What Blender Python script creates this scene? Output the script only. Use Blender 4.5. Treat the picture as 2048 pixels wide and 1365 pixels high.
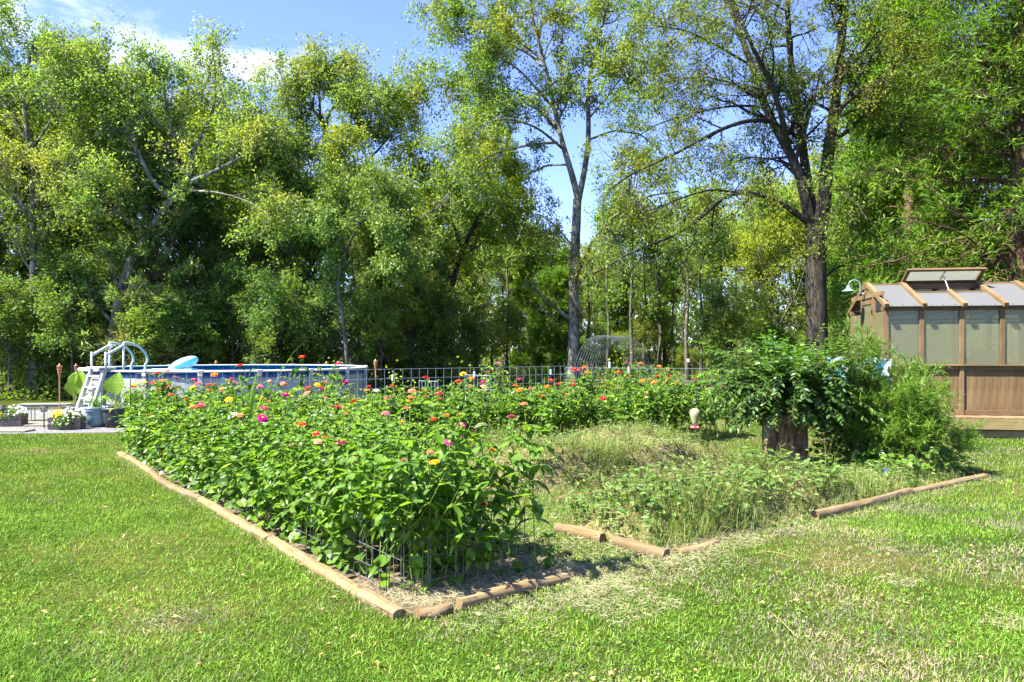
import bpy, math, random
import numpy as np
from mathutils import Matrix, Vector
random.seed(7)
PI = math.pi
R = math.radians
for o in list(bpy.data.objects): bpy.data.objects.remove(o)
sc = bpy.context.scene
C = sc.collection

# ------------------------------------------------------------------ camera, sky, sun, exposure
H, FP = 1.75, 1500.0            # eye height in metres, focal length in photo pixels
cam = bpy.data.objects.new('camera', bpy.data.cameras.new('camera'))
C.objects.link(cam)
cam.location = (0, 0, H)
cam.rotation_euler = (PI/2, 0, 0)
cam.data.sensor_width = 36
cam.data.lens = FP/2048*36
cam.data.shift_y = 17.5/2048
cam.data.clip_start = .05
cam.data.clip_end = 1500
sc.camera = cam

SUN = Vector((-.52, -.24, .80)).normalized()
world = bpy.data.worlds.new('World'); sc.world = world
world.use_nodes = True
wn, wl = world.node_tree.nodes, world.node_tree.links
wn.clear()
sky = wn.new('ShaderNodeTexSky'); sky.sky_type = 'NISHITA'; sky.sun_disc = False
sky.sun_elevation = math.asin(SUN.z); sky.sun_rotation = math.atan2(SUN.x, SUN.y)
sky.air_density = 1.0; sky.dust_density = .3; sky.ozone_density = 1.8
tc = wn.new('ShaderNodeTexCoord')
sep = wn.new('ShaderNodeSeparateXYZ'); wl.new(tc.outputs['Generated'], sep.inputs[0])
zc = wn.new('ShaderNodeMath'); zc.operation = 'MAXIMUM'; zc.inputs[1].default_value = .06; wl.new(sep.outputs[2], zc.inputs[0])
dv = wn.new('ShaderNodeVectorMath'); dv.operation = 'DIVIDE'
cb = wn.new('ShaderNodeCombineXYZ')
for i in range(3): wl.new(zc.outputs[0], cb.inputs[i])
wl.new(tc.outputs['Generated'], dv.inputs[0]); wl.new(cb.outputs[0], dv.inputs[1])
nz = wn.new('ShaderNodeTexNoise'); nz.inputs['Scale'].default_value = 1.1; nz.inputs['Detail'].default_value = 7; nz.inputs['Roughness'].default_value = .62
mp = wn.new('ShaderNodeMapping'); mp.inputs['Location'].default_value = (3.1, 1.7, 0); wl.new(dv.outputs[0], mp.inputs[0]); wl.new(mp.outputs[0], nz.inputs['Vector'])
# cloud bank over the wood on one side of the view
dist = wn.new('ShaderNodeVectorMath'); dist.operation = 'DISTANCE'; wl.new(tc.outputs['Generated'], dist.inputs[0])
dist.inputs[1].default_value = Vector((-.62, .93, .50)).normalized()
bump_ = wn.new('ShaderNodeMapRange'); bump_.inputs[1].default_value = .05; bump_.inputs[2].default_value = .42; bump_.inputs[3].default_value = .21; bump_.inputs[4].default_value = 0
wl.new(dist.outputs['Value'], bump_.inputs[0])
ad = wn.new('ShaderNodeMath'); ad.operation = 'ADD'; wl.new(nz.outputs['Fac'], ad.inputs[0]); wl.new(bump_.outputs[0], ad.inputs[1])
cr = wn.new('ShaderNodeMapRange'); cr.interpolation_type = 'SMOOTHSTEP'
cr.inputs[1].default_value = .60; cr.inputs[2].default_value = .80; cr.inputs[3].default_value = 0; cr.inputs[4].default_value = .95
wl.new(ad.outputs[0], cr.inputs[0])
tint = wn.new('ShaderNodeMixRGB'); tint.blend_type = 'MULTIPLY'; tint.inputs[0].default_value = 1; tint.inputs[2].default_value = (.49, .50, .75, 1)
wl.new(sky.outputs[0], tint.inputs[1])
mixc = wn.new('ShaderNodeMixRGB'); mixc.inputs[2].default_value = (3.6, 3.7, 3.8, 1)
wl.new(cr.outputs[0], mixc.inputs[0]); wl.new(tint.outputs[0], mixc.inputs[1])
bg = wn.new('ShaderNodeBackground'); bg.inputs['Strength'].default_value = .118
wl.new(mixc.outputs[0], bg.inputs['Color'])
out = wn.new('ShaderNodeOutputWorld'); wl.new(bg.outputs[0], out.inputs[0])

sl = bpy.data.lights.new('sun', 'SUN'); sl.energy = 4.9; sl.angle = R(.55); sl.color = (1, .94, .80)
so = bpy.data.objects.new('sun', sl); C.objects.link(so)
so.rotation_euler = SUN.to_track_quat('Z', 'Y').to_euler(); so.location = (0, 0, 30)
sc.view_settings.view_transform = 'Standard'; sc.view_settings.look = 'None'
sc.view_settings.exposure = 2.25; sc.view_settings.gamma = 1
sc.view_settings.use_curve_mapping = False
sc.render.engine = 'CYCLES'
sc.cycles.max_bounces = 10; sc.cycles.diffuse_bounces = 7; sc.cycles.transmission_bounces = 8
sc.cycles.transparent_max_bounces = 12
sc.cycles.caustics_reflective = False; sc.cycles.caustics_refractive = False
sc.cycles.use_denoising = True

# ------------------------------------------------------------------ coordinates
def W(x, y, Z): return np.array([(x-1024)/FP*Z, Z, H-(y-700)/FP*Z])
def G(x, y):                                     # the point of the ground seen there
    Z = H*FP/(y-700); return np.array([(x-1024)/FP*Z, Z, 0.])
A0 = np.array([-.733, 4.907]); U = np.array([.794, .608]); Vv = np.array([-.608, .794])   # garden corner and its two sides
def AB(a, b, z=0.): p = A0+U*a+Vv*b; return np.array([p[0], p[1], z])
def toAB(X, Y): d = np.stack([np.asarray(X)-A0[0], np.asarray(Y)-A0[1]], -1); return d@U, d@Vv
GA = math.atan2(U[1], U[0])

# ------------------------------------------------------------------ mesh tools
def mk_mesh(name, V, groups, smooth=False):
    me = bpy.data.meshes.new(name)
    V = np.ascontiguousarray(V, dtype=np.float32)
    groups = [np.asarray(g, dtype=np.int32) for g in groups if len(g)]
    me.vertices.add(len(V)); me.vertices.foreach_set('co', V.ravel())
    nl = sum(g.size for g in groups); nf = sum(len(g) for g in groups)
    me.loops.add(nl); me.polygons.add(nf)
    me.loops.foreach_set('vertex_index', np.concatenate([g.ravel() for g in groups]))
    tot = np.concatenate([np.full(len(g), g.shape[1], np.int32) for g in groups])
    st = np.concatenate([[0], np.cumsum(tot)[:-1]]).astype(np.int32)
    me.polygons.foreach_set('loop_start', st)
    me.polygons.foreach_set('loop_total', tot)
    me.polygons.foreach_set('use_smooth', np.full(nf, smooth))
    me.update(calc_edges=True)
    return me

def link(name, me, mat=None, parent=None, loc=None, rot=None, scale=None, bevel=0):
    o = bpy.data.objects.new(name, me); C.objects.link(o)
    if mat is not None and me is not None and not me.materials: me.materials.append(mat)
    if parent: o.parent = parent
    if loc is not None: o.location = loc
    if rot is not None: o.rotation_euler = rot
    if scale is not None: o.scale = scale if hasattr(scale, '__len__') else (scale,)*3
    if bevel:
        m = o.modifiers.new('edge', 'BEVEL'); m.width = bevel; m.segments = 1; m.limit_method = 'ANGLE'
    return o

def tag(o, label=None, cat=None, group=None, kind=None):
    if label: o['label'] = label
    if cat: o['category'] = cat
    if group: o['group'] = group
    if kind: o['kind'] = kind
    return o

def thing(name, label, cat, loc=(0, 0, 0), rz=0., group=None):
    o = bpy.data.objects.new(name, None); C.objects.link(o)
    o.location = tuple(float(v) for v in loc); o.rotation_euler = (0, 0, rz); o.empty_display_size = .1
    return tag(o, label, cat, group)

def nrm(v): return v/np.maximum(np.linalg.norm(v, axis=-1, keepdims=True), 1e-9)

class MB:
    def __init__(s): s.v = []; s.g = {}; s.n = 0
    def add(s, V, faces):
        V = np.asarray(V, float).reshape(-1, 3); s.v.append(V)
        for f in faces: s.g.setdefault(len(f), []).append([i+s.n for i in f])
        s.n += len(V); return s
    def adda(s, V, groups):
        s.v.append(np.asarray(V, float))
        for g in groups:
            if len(g): s.g.setdefault(g.shape[1], []).extend((np.asarray(g)+s.n).tolist())
        s.n += len(V); return s
    def box(s, c, size, ax=None):
        c = np.asarray(c, float); ax = np.eye(3) if ax is None else np.asarray(ax, float); h = np.asarray(size, float)/2
        P = [c+ax[0]*h[0]*i+ax[1]*h[1]*j+ax[2]*h[2]*k for k in (-1, 1) for j in (-1, 1) for i in (-1, 1)]
        return s.add(P, [(0, 2, 3, 1), (4, 5, 7, 6), (0, 1, 5, 4), (2, 6, 7, 3), (0, 4, 6, 2), (1, 3, 7, 5)])
    def beam(s, p, q, w, h, up=(0, 0, 1)):
        p, q = np.asarray(p, float), np.asarray(q, float); d = q-p; L = np.linalg.norm(d); d = d/L
        x = nrm(np.cross(d, up)); z = np.cross(x, d)
        return s.box((p+q)/2, (L, w, h), (d, x, z))
    def tube(s, P, r, n=8, caps=True):
        P = np.asarray(P, float); K = len(P); r = np.broadcast_to(np.asarray(r, float), (K,))
        V, F = tubes(P[None], r[None], n); base = s.n
        s.adda(V, [F])
        if caps:
            s.g.setdefault(n, []).append([base+i for i in range(n)][::-1]); s.g[n].append([base+(K-1)*n+i for i in range(n)])
        return s
    def lathe(s, prof, n=24, c=(0, 0, 0), cap=True):
        c = np.asarray(c, float); a = np.arange(n)*2*PI/n
        V = np.concatenate([np.stack([np.cos(a)*r, np.sin(a)*r, np.full(n, z)], 1) for r, z in prof])+c
        base = s.n; F = []
        for k in range(len(prof)-1):
            for i in range(n): F.append((k*n+i, k*n+(i+1) % n, (k+1)*n+(i+1) % n, (k+1)*n+i))
        s.add(V, F)
        if cap:
            s.g.setdefault(n, []).append([base+i for i in range(n)][::-1]); s.g[n].append([base+(len(prof)-1)*n+i for i in range(n)])
        return s
    def mesh(s, name, smooth=False):
        return mk_mesh(name, np.concatenate(s.v), [np.array(g) for g in s.g.values()], smooth)
    def build(s, name, mat, parent=None, smooth=False, bevel=0, **k):
        return link(name, s.mesh(name, smooth), mat, parent, bevel=bevel, **k)

def tubes(P, Rr, n):
    N, K = P.shape[:2]
    T = np.gradient(P, axis=1) if K > 2 else np.repeat(P[:, 1:]-P[:, :1], K, 1)
    T = nrm(T)
    mean = nrm(P[:, -1]-P[:, 0]+1e-6)
    ref = np.where(np.abs(mean[:, 2:3]) > .75, np.array([[1., .13, 0]]), np.array([[0, 0, 1.]]))
    X = nrm(np.cross(T, ref[:, None, :])); Y = np.cross(T, X)
    a = np.arange(n)*2*PI/n
    V = P[:, :, None, :]+Rr[:, :, None, None]*(np.cos(a)[None, None, :, None]*X[:, :, None, :]+np.sin(a)[None, None, :, None]*Y[:, :, None, :])
    idx = np.arange(N*K*n).reshape(N, K, n)
    i2 = np.roll(idx, -1, axis=2)
    F = np.stack([idx[:, :-1], i2[:, :-1], i2[:, 1:], idx[:, 1:]], -1).reshape(-1, 4)
    return V.reshape(-1, 3), F

def inst(TV, groups, pos, d, n, s):
    """copies of a small template: its y axis along d, its z near n, scaled by s"""
    y = nrm(d); x = nrm(np.cross(y, n)); z = np.cross(x, y)
    s = np.asarray(s, float)
    if s.ndim == 1: s = np.repeat(s[:, None], 3, 1)
    M = np.stack([x*s[:, 0:1], y*s[:, 1:2], z*s[:, 2:3]], -1)        # (m,3,3) columns
    V = np.einsum('mij,vj->mvi', M, TV)+pos[:, None, :]
    k = len(TV); off = (np.arange(len(pos))*k)[:, None, None]
    return V.reshape(-1, 3), [(np.asarray(g)[None]+off).reshape(-1, np.asarray(g).shape[1]) for g in groups]

def join(parts):
    Vs, gs, n = [], {}, 0
    for V, groups in parts:
        Vs.append(V)
        for g in groups:
            if len(g): gs.setdefault(g.shape[1], []).append(g+n)
        n += len(V)
    return np.concatenate(Vs), [np.concatenate(g) for g in gs.values()]

# ------------------------------------------------------------------ materials
def NT(name):
    m = bpy.data.materials.new(name); m.use_nodes = True; n = m.node_tree.nodes; n.clear()
    return m, n, m.node_tree.links
def ramp(n, cols):
    r = n.new('ShaderNodeValToRGB'); e = r.color_ramp.elements
    while len(e) < len(cols): e.new(.5)
    for i, (p, c) in enumerate(cols): e[i].position = p; e[i].color = (*c, 1)
    return r
def noise(n, l, scale, detail=4, rough=.55, vec=None, coord='Object', stretch=None, loc=None):
    t = n.new('ShaderNodeTexNoise'); t.inputs['Scale'].default_value = scale; t.inputs['Detail'].default_value = detail; t.inputs['Roughness'].default_value = rough
    if coord == 'World':
        g = n.new('ShaderNodeNewGeometry'); src = g.outputs['Position']
    else:
        c = n.new('ShaderNodeTexCoord'); src = c.outputs[coord]
    if stretch or loc:
        mp = n.new('ShaderNodeMapping'); mp.inputs['Scale'].default_value = stretch or (1, 1, 1); mp.inputs['Location'].default_value = loc or (0, 0, 0)
        l.new(src, mp.inputs[0]); src = mp.outputs[0]
    l.new(src, t.inputs['Vector']); return t
def mix(n, l, fac, a, b, mode='MIX'):
    m = n.new('ShaderNodeMixRGB'); m.blend_type = mode
    for i, v in ((0, fac), (1, a), (2, b)):
        if hasattr(v, 'is_linked') or hasattr(v, 'links'): l.new(v, m.inputs[i])
        elif i == 0: m.inputs[0].default_value = v
        else: m.inputs[i].default_value = (*v, 1)
    return m.outputs[0]
def finish(n, l, col, rough=.7, spec=.3, bump=None, bs=.3, bd=.01, metal=0, trans=0., tcol=None, coat=0):
    p = n.new('ShaderNodeBsdfPrincipled'); p.inputs['Roughness'].default_value = rough; p.inputs['Metallic'].default_value = metal
    p.inputs['Specular IOR Level'].default_value = spec
    if hasattr(col, 'links'): l.new(col, p.inputs['Base Color'])
    else: p.inputs['Base Color'].default_value = (*col, 1)
    if coat: p.inputs['Coat Weight'].default_value = coat
    if bump is not None:
        b = n.new('ShaderNodeBump'); b.inputs['Strength'].default_value = bs; b.inputs['Distance'].default_value = bd
        l.new(bump, b.inputs['Height']); l.new(b.outputs[0], p.inputs['Normal'])
    res = p.outputs[0]
    if trans:
        t = n.new('ShaderNodeBsdfTranslucent')
        if tcol is None: tcol = col
        if hasattr(tcol, 'links'): l.new(tcol, t.inputs[0])
        else: t.inputs[0].default_value = (*tcol, 1)
        ms = n.new('ShaderNodeMixShader'); ms.inputs[0].default_value = trans
        l.new(res, ms.inputs[1]); l.new(t.outputs[0], ms.inputs[2]); res = ms.outputs[0]
    o = n.new('ShaderNodeOutputMaterial'); l.new(res, o.inputs[0])

def leaf_mat(name, cols, trans=.4, patch=None, pscale=.35, rough=.45, spec=.25, tgain=(1.38, 1.34, .5), objvar=.25):
    """cols: 3-4 leaf colours spread over the leaves; patch: colour that whole sprays drift to"""
    m, n, l = NT(name)
    g = n.new('ShaderNodeNewGeometry')
    r = ramp(n, [(i/(len(cols)-1), c) for i, c in enumerate(cols)]); l.new(g.outputs['Random Per Island'], r.inputs[0])
    col = r.outputs[0]
    if patch:
        t = noise(n, l, pscale, 3, .6, coord='World')
        mr = n.new('ShaderNodeMapRange'); mr.inputs[1].default_value = .48; mr.inputs[2].default_value = .66; mr.inputs[3].default_value = 0; mr.inputs[4].default_value = .8
        l.new(t.outputs[0], mr.inputs[0]); col = mix(n, l, mr.outputs[0], col, patch)
    if objvar:
        oi = n.new('ShaderNodeObjectInfo')
        mr = n.new('ShaderNodeMapRange'); mr.inputs[3].default_value = 1-objvar; mr.inputs[4].default_value = 1+objvar
        l.new(oi.outputs['Random'], mr.inputs[0])
        hs = n.new('ShaderNodeHueSaturation'); hs.inputs['Saturation'].default_value = 1
        l.new(mr.outputs[0], hs.inputs['Value']); l.new(col, hs.inputs['Color']); col = hs.outputs[0]
    tc_ = mix(n, l, 1., col, tgain, 'MULTIPLY')
    finish(n, l, col, rough, spec, trans=trans, tcol=tc_)
    return m

def flat(name, c, rough=.6, spec=.3, metal=0, var=.12, scale=8, trans=0, coat=0, bs=0.):
    m, n, l = NT(name)
    t = noise(n, l, scale, 5)
    r = ramp(n, [(.3, tuple(v*(1-var) for v in c)), (.7, tuple(min(1, v*(1+var)) for v in c))]); l.new(t.outputs[0], r.inputs[0])
    finish(n, l, r.outputs[0], rough, spec, t.outputs[0] if bs else None, bs, .005, metal, trans, coat=coat)
    return m

def wood(name, c1, c2, c3, axis=0, scale=6, knots=True, bs=.35, grey=None):
    m, n, l = NT(name)
    st = [22, 22, 22]; st[axis] = 1.1
    t = noise(n, l, scale*.35, 6, .62, stretch=tuple(st))
    oi = n.new('ShaderNodeObjectInfo')
    r = ramp(n, [(.28, c1), (.5, c2), (.72, c3)]); l.new(t.outputs[0], r.inputs[0])
    col = r.outputs[0]
    b = noise(n, l, 1.7, 3, .6)
    rr = ramp(n, [(.3, (.72, .72, .72)), (.7, (1.15, 1.13, 1.1))]); l.new(b.outputs[0], rr.inputs[0])
    col = mix(n, l, 1., col, rr.outputs[0], 'MULTIPLY')
    mr = n.new('ShaderNodeMapRange'); mr.inputs[3].default_value = .78; mr.inputs[4].default_value = 1.15
    l.new(oi.outputs['Random'], mr.inputs[0])
    hs = n.new('ShaderNodeHueSaturation'); l.new(mr.outputs[0], hs.inputs['Value']); l.new(col, hs.inputs['Color']); col = hs.outputs[0]
    if knots:
        v = n.new('ShaderNodeTexVoronoi'); v.inputs['Scale'].default_value = 1
        tcn = n.new('ShaderNodeTexCoord'); mp_ = n.new('ShaderNodeMapping'); s2 = [9, 9, 9]; s2[axis] = 2.6; mp_.inputs['Scale'].default_value = s2
        l.new(tcn.outputs['Object'], mp_.inputs[0]); l.new(mp_.outputs[0], v.inputs['Vector'])
        k = n.new('ShaderNodeMapRange'); k.inputs[1].default_value = .07; k.inputs[2].default_value = .14; k.inputs[3].default_value = .65; k.inputs[4].default_value = 0
        l.new(v.outputs['Distance'], k.inputs[0]); col = mix(n, l, k.outputs[0], col, tuple(v_*.35 for v_ in c1))
    if grey:
        t2 = noise(n, l, 3.2, 6, .7); k2 = n.new('ShaderNodeMapRange'); k2.inputs[1].default_value = .5; k2.inputs[2].default_value = .68; k2.inputs[3].default_value = 0; k2.inputs[4].default_value = .75
        l.new(t2.outputs[0], k2.inputs[0]); col = mix(n, l, k2.outputs[0], col, grey)
    if grey:
        t3 = noise(n, l, 7, 7, .75); k3 = n.new('ShaderNodeMapRange'); k3.inputs[1].default_value = .52; k3.inputs[2].default_value = .60; k3.inputs[3].default_value = 0; k3.inputs[4].default_value = .6
        l.new(t3.outputs[0], k3.inputs[0]); col = mix(n, l, k3.outputs[0], col, (.10, .085, .06))
        sg = [40, 40, 40]; sg[axis] = .7; t4 = noise(n, l, 1.3, 4, .7, stretch=tuple(sg)); k4 = n.new('ShaderNodeMapRange'); k4.inputs[1].default_value = .60; k4.inputs[2].default_value = .64; k4.inputs[3].default_value = 0; k4.inputs[4].default_value = .8
        l.new(t4.outputs[0], k4.inputs[0]); col = mix(n, l, k4.outputs[0], col, (.05, .03, .02))
    finish(n, l, col, .75, .2, t.outputs[0], bs, .006)
    return m

def bark_mat(name, dark, light, lichen=None, scale=5):
    m, n, l = NT(name)
    t = noise(n, l, scale, 7, .68, stretch=(2.6, 2.6, .45))
    r = ramp(n, [(.36, dark), (.52, tuple((a+b)/2 for a, b in zip(dark, light))), (.66, light)]); l.new(t.outputs[0], r.inputs[0]); col = r.outputs[0]
    if lichen:
        t2 = noise(n, l, 2.4, 6, .7); k = n.new('ShaderNodeMapRange'); k.inputs[1].default_value = .47; k.inputs[2].default_value = .6; k.inputs[3].default_value = 0; k.inputs[4].default_value = .8
        l.new(t2.outputs[0], k.inputs[0]); col = mix(n, l, k.outputs[0], col, lichen)
    finish(n, l, col, .9, .1, t.outputs[0], .9, .05)
    return m

def lawn_mat():
    m, n, l = NT('lawn_soil')
    a = noise(n, l, .5, 5, .6, coord='World'); b = noise(n, l, 9, 6, .7, coord='World'); c = noise(n, l, 55, 4, .7, coord='World')
    r1 = ramp(n, [(.35, (.035, .055, .008)), (.5, (.05, .07, .012)), (.68, (.12, .10, .04))]); l.new(a.outputs[0], r1.inputs[0])
    r2 = ramp(n, [(.3, (.55, .6, .5)), (.7, (1.3, 1.25, 1.2))]); l.new(b.outputs[0], r2.inputs[0])
    r3 = ramp(n, [(.35, (.6, .62, .55)), (.65, (1.3, 1.28, 1.2))]); l.new(c.outputs[0], r3.inputs[0])
    col = mix(n, l, 1, r1.outputs[0], r2.outputs[0], 'MULTIPLY'); col = mix(n, l, 1, col, r3.outputs[0], 'MULTIPLY')
    finish(n, l, col, .95, .05, c.outputs[0], .8, .03); return m

def blade_mat(name, greens, dry, lo=.47, hi=.66, share=.66, gradient=True, trans=.35):
    """grass blades: green, drifting to dry straw in patches; drier to one side of the garden"""
    m, n, l = NT(name)
    g = n.new('ShaderNodeNewGeometry')
    r = ramp(n, [(i/(len(greens)-1), c) for i, c in enumerate(greens)]); l.new(g.outputs['Random Per Island'], r.inputs[0])
    t = noise(n, l, .75, 5, .65, coord='World'); src = t.outputs[0]
    if gradient:
        s = n.new('ShaderNodeSeparateXYZ'); l.new(g.outputs['Position'], s.inputs[0])
        mr = n.new('ShaderNodeMapRange'); mr.inputs[1].default_value = -3; mr.inputs[2].default_value = 2.2; mr.inputs[3].default_value = -.07; mr.inputs[4].default_value = .06
        l.new(s.outputs[0], mr.inputs[0]); ad_ = n.new('ShaderNodeMath'); ad_.operation = 'ADD'; l.new(src, ad_.inputs[0]); l.new(mr.outputs[0], ad_.inputs[1]); src = ad_.outputs[0]
    k = n.new('ShaderNodeMapRange'); k.inputs[1].default_value = lo; k.inputs[2].default_value = hi; k.inputs[3].default_value = 0; k.inputs[4].default_value = share
    l.new(src, k.inputs[0])
    w = n.new('ShaderNodeTexWhiteNoise'); w.noise_dimensions = '1D'; l.new(g.outputs['Random Per Island'], w.inputs['W'])
    lt = n.new('ShaderNodeMath'); lt.operation = 'LESS_THAN'; l.new(w.outputs['Value'], lt.inputs[0]); l.new(k.outputs[0], lt.inputs[1])
    r2 = ramp(n, [(i/(len(dry)-1), c) for i, c in enumerate(dry)]); l.new(w.outputs['Value'], r2.inputs[0])
    col = mix(n, l, lt.outputs[0], r.outputs[0], r2.outputs[0])
    tv = noise(n, l, 1.5, 5, .7, coord='World', loc=(7, 3, 0)); rv = ramp(n, [(.36, (.68, .76, .80)), (.5, (1.0, 1.0, 1)), (.64, (1.34, 1.20, 1.2))]); l.new(tv.outputs[0], rv.inputs[0]); col = mix(n, l, 1., col, rv.outputs[0], 'MULTIPLY')
    tc_ = mix(n, l, 1., col, (1.4, 1.35, .7), 'MULTIPLY')
    finish(n, l, col, .6, .06, trans=trans, tcol=tc_); return m

M = {}
M['lawn'] = lawn_mat()
M['blade'] = blade_mat('grass_blades', [(0.034, 0.107, 0.012), (0.087, 0.193, 0.018), (0.151, 0.285, 0.024), (0.254, 0.386, 0.099)], [(0.191, 0.191, 0.105), (0.304, 0.264, 0.209), (0.432, 0.361, 0.347)])
M['straw'] = leaf_mat('dry_straw', [(0.242, 0.202, 0.105), (0.370, 0.322, 0.202), (0.468, 0.419, 0.290), (0.290, 0.290, 0.146)], .2, rough=.7, spec=.1, tgain=(0.887, 0.887, 0.725), objvar=0)
M['weedgrass'] = leaf_mat('weed_grass', [(0.056, 0.122, 0.015), (0.113, 0.202, 0.031), (0.188, 0.260, 0.061), (0.282, 0.302, 0.111)], .35, patch=(0.251, 0.267, 0.096), pscale=1.2, objvar=0)
M['weedleaf'] = leaf_mat('weed_leaves', [(0.066, 0.132, 0.024), (0.115, 0.203, 0.042), (0.179, 0.274, 0.078)], .35, objvar=0)
M['zleaf'] = leaf_mat('zinnia_leaves', [(0.050, 0.132, 0.018), (0.092, 0.198, 0.026), (0.140, 0.270, 0.036), (0.239, 0.369, 0.063)], .5, rough=.36, spec=.5, objvar=.18)
M['stem'] = flat('green_stems', (.15, .20, .04), .6, .3, var=.35, scale=14)
M['drystem'] = flat('dry_stems', (.24, .19, .09), .8, .1, var=.3, scale=14)
M['soil'] = flat('mulch_soil', (.10, .08, .055), .95, .05, var=.5, scale=18, bs=.8)
M['timber'] = wood('landscape_timber_wood', (0.117, 0.072, 0.033), (0.214, 0.148, 0.074), (0.267, 0.201, 0.106), 0, 6, True, .6, grey=(0.192, 0.163, 0.106))
M['wire'] = flat('galvanised_wire', (0.156, 0.174, 0.186), .45, .5, .6, .25, 20)
M['wireblue'] = flat('blue_grey_wire', (0.281, 0.369, 0.484), .5, .5, .35, .25, 20)
M['trelliswire'] = flat('dull_trellis_wire', (0.136, 0.162, 0.196), .55, .3, .3, .25, 20)
M['barkgrey'] = bark_mat('grey_lichen_bark', (0.033, 0.029, 0.023), (0.186, 0.177, 0.153), (0.279, 0.288, 0.251), 5)
M['barkdark'] = bark_mat('dark_furrowed_bark', (0.014, 0.013, 0.010), (0.088, 0.078, 0.064), None, 6)
M['barkmid'] = bark_mat('brown_grey_bark', (0.030, 0.025, 0.019), (0.128, 0.112, 0.090), (0.165, 0.165, 0.143), 5)
M['barkred'] = bark_mat('stringy_cedar_bark', (.05, .03, .02), (.20, .13, .09), None, 8)
M['deadwood'] = bark_mat('bleached_deadwood', (0.096, 0.090, 0.084), (0.252, 0.240, 0.222), None, 8)

# ------------------------------------------------------------------ ground
def undul(X, Y): return 0*X
def sheet(name, pts, z, mat, kind='structure', n=1):
    m = MB(); m.add([(p[0], p[1], z) for p in pts], [tuple(range(len(pts)))])
    return tag(m.build(name, mat), kind=kind)
sheet('ground', [(-400, -60), (400, -60), (400, 700), (-400, 700)], 0, M['lawn'])
mf = flat('leaf_litter', (.075, .06, .035), .95, .05, var=.55, scale=6, bs=.8)
sheet('forest_floor', [(-80, 25.5), (-20, 25.5), (-11, 26.5), (-5, 29), (-2, 40), (3, 44), (10, 42), (11, 33), (15, 24), (30, 19), (70, 18), (160, 300), (-160, 300)], .004, mf)
mg, n, l = NT('gravel_stone'); v = n.new('ShaderNodeTexVoronoi'); v.inputs['Scale'].default_value = 26
tcg = n.new('ShaderNodeTexCoord'); l.new(tcg.outputs['Object'], v.inputs['Vector']); rg = ramp(n, [(0, (.07, .07, .075)), (.5, (.15, .15, .155)), (1, (.26, .255, .25))]); l.new(v.outputs['Color'], rg.inputs[0])
finish(n, l, rg.outputs[0], .9, .2, v.outputs['Distance'], 1, .03)
gv = [(-17, 15.9), (-11.6, 15.4), (-8.6, 15.8), (-6, 16.2), (-4.2, 17), (-3, 20), (-4, 24.5), (-9, 25), (-13, 22), (-17, 21)]
sheet('gravel_bed', gv, .006, mg)

# ------------------------------------------------------------------ tree generator
LEAF = (np.array([(0, 0, 0), (-.26, .42, .07), (0, 1, -.06), (.26, .42, .07)]), [np.array([[0, 1, 2, 3]])])
LEAF[0][:, 1] -= .0
def leaves(rng, P, D, size, up=.55, droop=.25, aspect=1., tmpl=LEAF):
    n_ = len(P)
    d = nrm(D*.6+rng.normal(size=(n_, 3))*.8-np.array([0, 0, droop]))
    nn = nrm(rng.normal(size=(n_, 3))*(1-up)+np.array([0, 0, up]))
    s = size*rng.uniform(.5, 1.45, n_)
    return inst(tmpl[0], tmpl[1], P, d, nn, np.stack([s*aspect, s, s], 1))

def at_t(P, t):
    K = P.shape[1]; f = np.clip(t, 0, .9999)*(K-1); i = f.astype(int); w = (f-i)[:, None]
    r = np.arange(len(P)); return P[r, i]*(1-w)+P[r, i+1]*w, nrm(P[r, i+1]-P[r, i])

def spawn(rng, P, Rr, n, t0, t1, L, ang, K, trop=(0, 0, .05), wig=.18, rf=.55, tl=.45, flatten=0.):
    """n children from every parent polyline"""
    N = len(P)
    idx = np.repeat(np.arange(N), n) if np.isscalar(n) else np.repeat(np.arange(N), n)
    m_ = len(idx); t = rng.uniform(t0, t1, m_)
    p, tg = at_t(P[idx], t)
    rnd = rng.normal(size=(m_, 3)); perp = nrm(rnd-np.sum(rnd*tg, 1, keepdims=True)*tg)
    if flatten: perp = nrm(perp*np.array([1, 1, 1-flatten]))
    a = R(ang)*rng.uniform(.75, 1.25, m_)[:, None]
    d = nrm(tg*np.cos(a)+perp*np.sin(a))
    ln = L*rng.uniform(.45, 1.35, m_)*(1-tl*t)
    out_ = np.zeros((m_, K, 3)); out_[:, 0] = p
    tr = np.asarray(trop, float)
    for k in range(1, K):
        d = nrm(d+tr+rng.normal(size=(m_, 3))*wig)
        out_[:, k] = out_[:, k-1]+d*(ln/(K-1))[:, None]
    KK = Rr.shape[1]; rp = Rr[idx, np.minimum((t*(KK-1)).astype(int), KK-1)]
    r0 = np.minimum(rp*rf, ln*.035)
    RR = r0[:, None]*np.linspace(1, .25, K)[None]
    return out_, RR

def smooth_path(rng, pts, K, wig=0.):
    pts = np.asarray(pts, float); seg = np.r_[0, np.cumsum(np.linalg.norm(np.diff(pts, axis=0), axis=1))]
    t = np.linspace(0, seg[-1], K); out_ = np.stack([np.interp(t, seg, pts[:, i]) for i in range(3)], 1)
    for _ in range(2): out_[1:-1] = (out_[:-2]+2*out_[1:-1]+out_[2:])/4
    if wig: out_[1:] += np.cumsum(rng.normal(size=(K-1, 3))*wig, 0)*np.linspace(0, 1, K-1)[:, None]
    return out_

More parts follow.
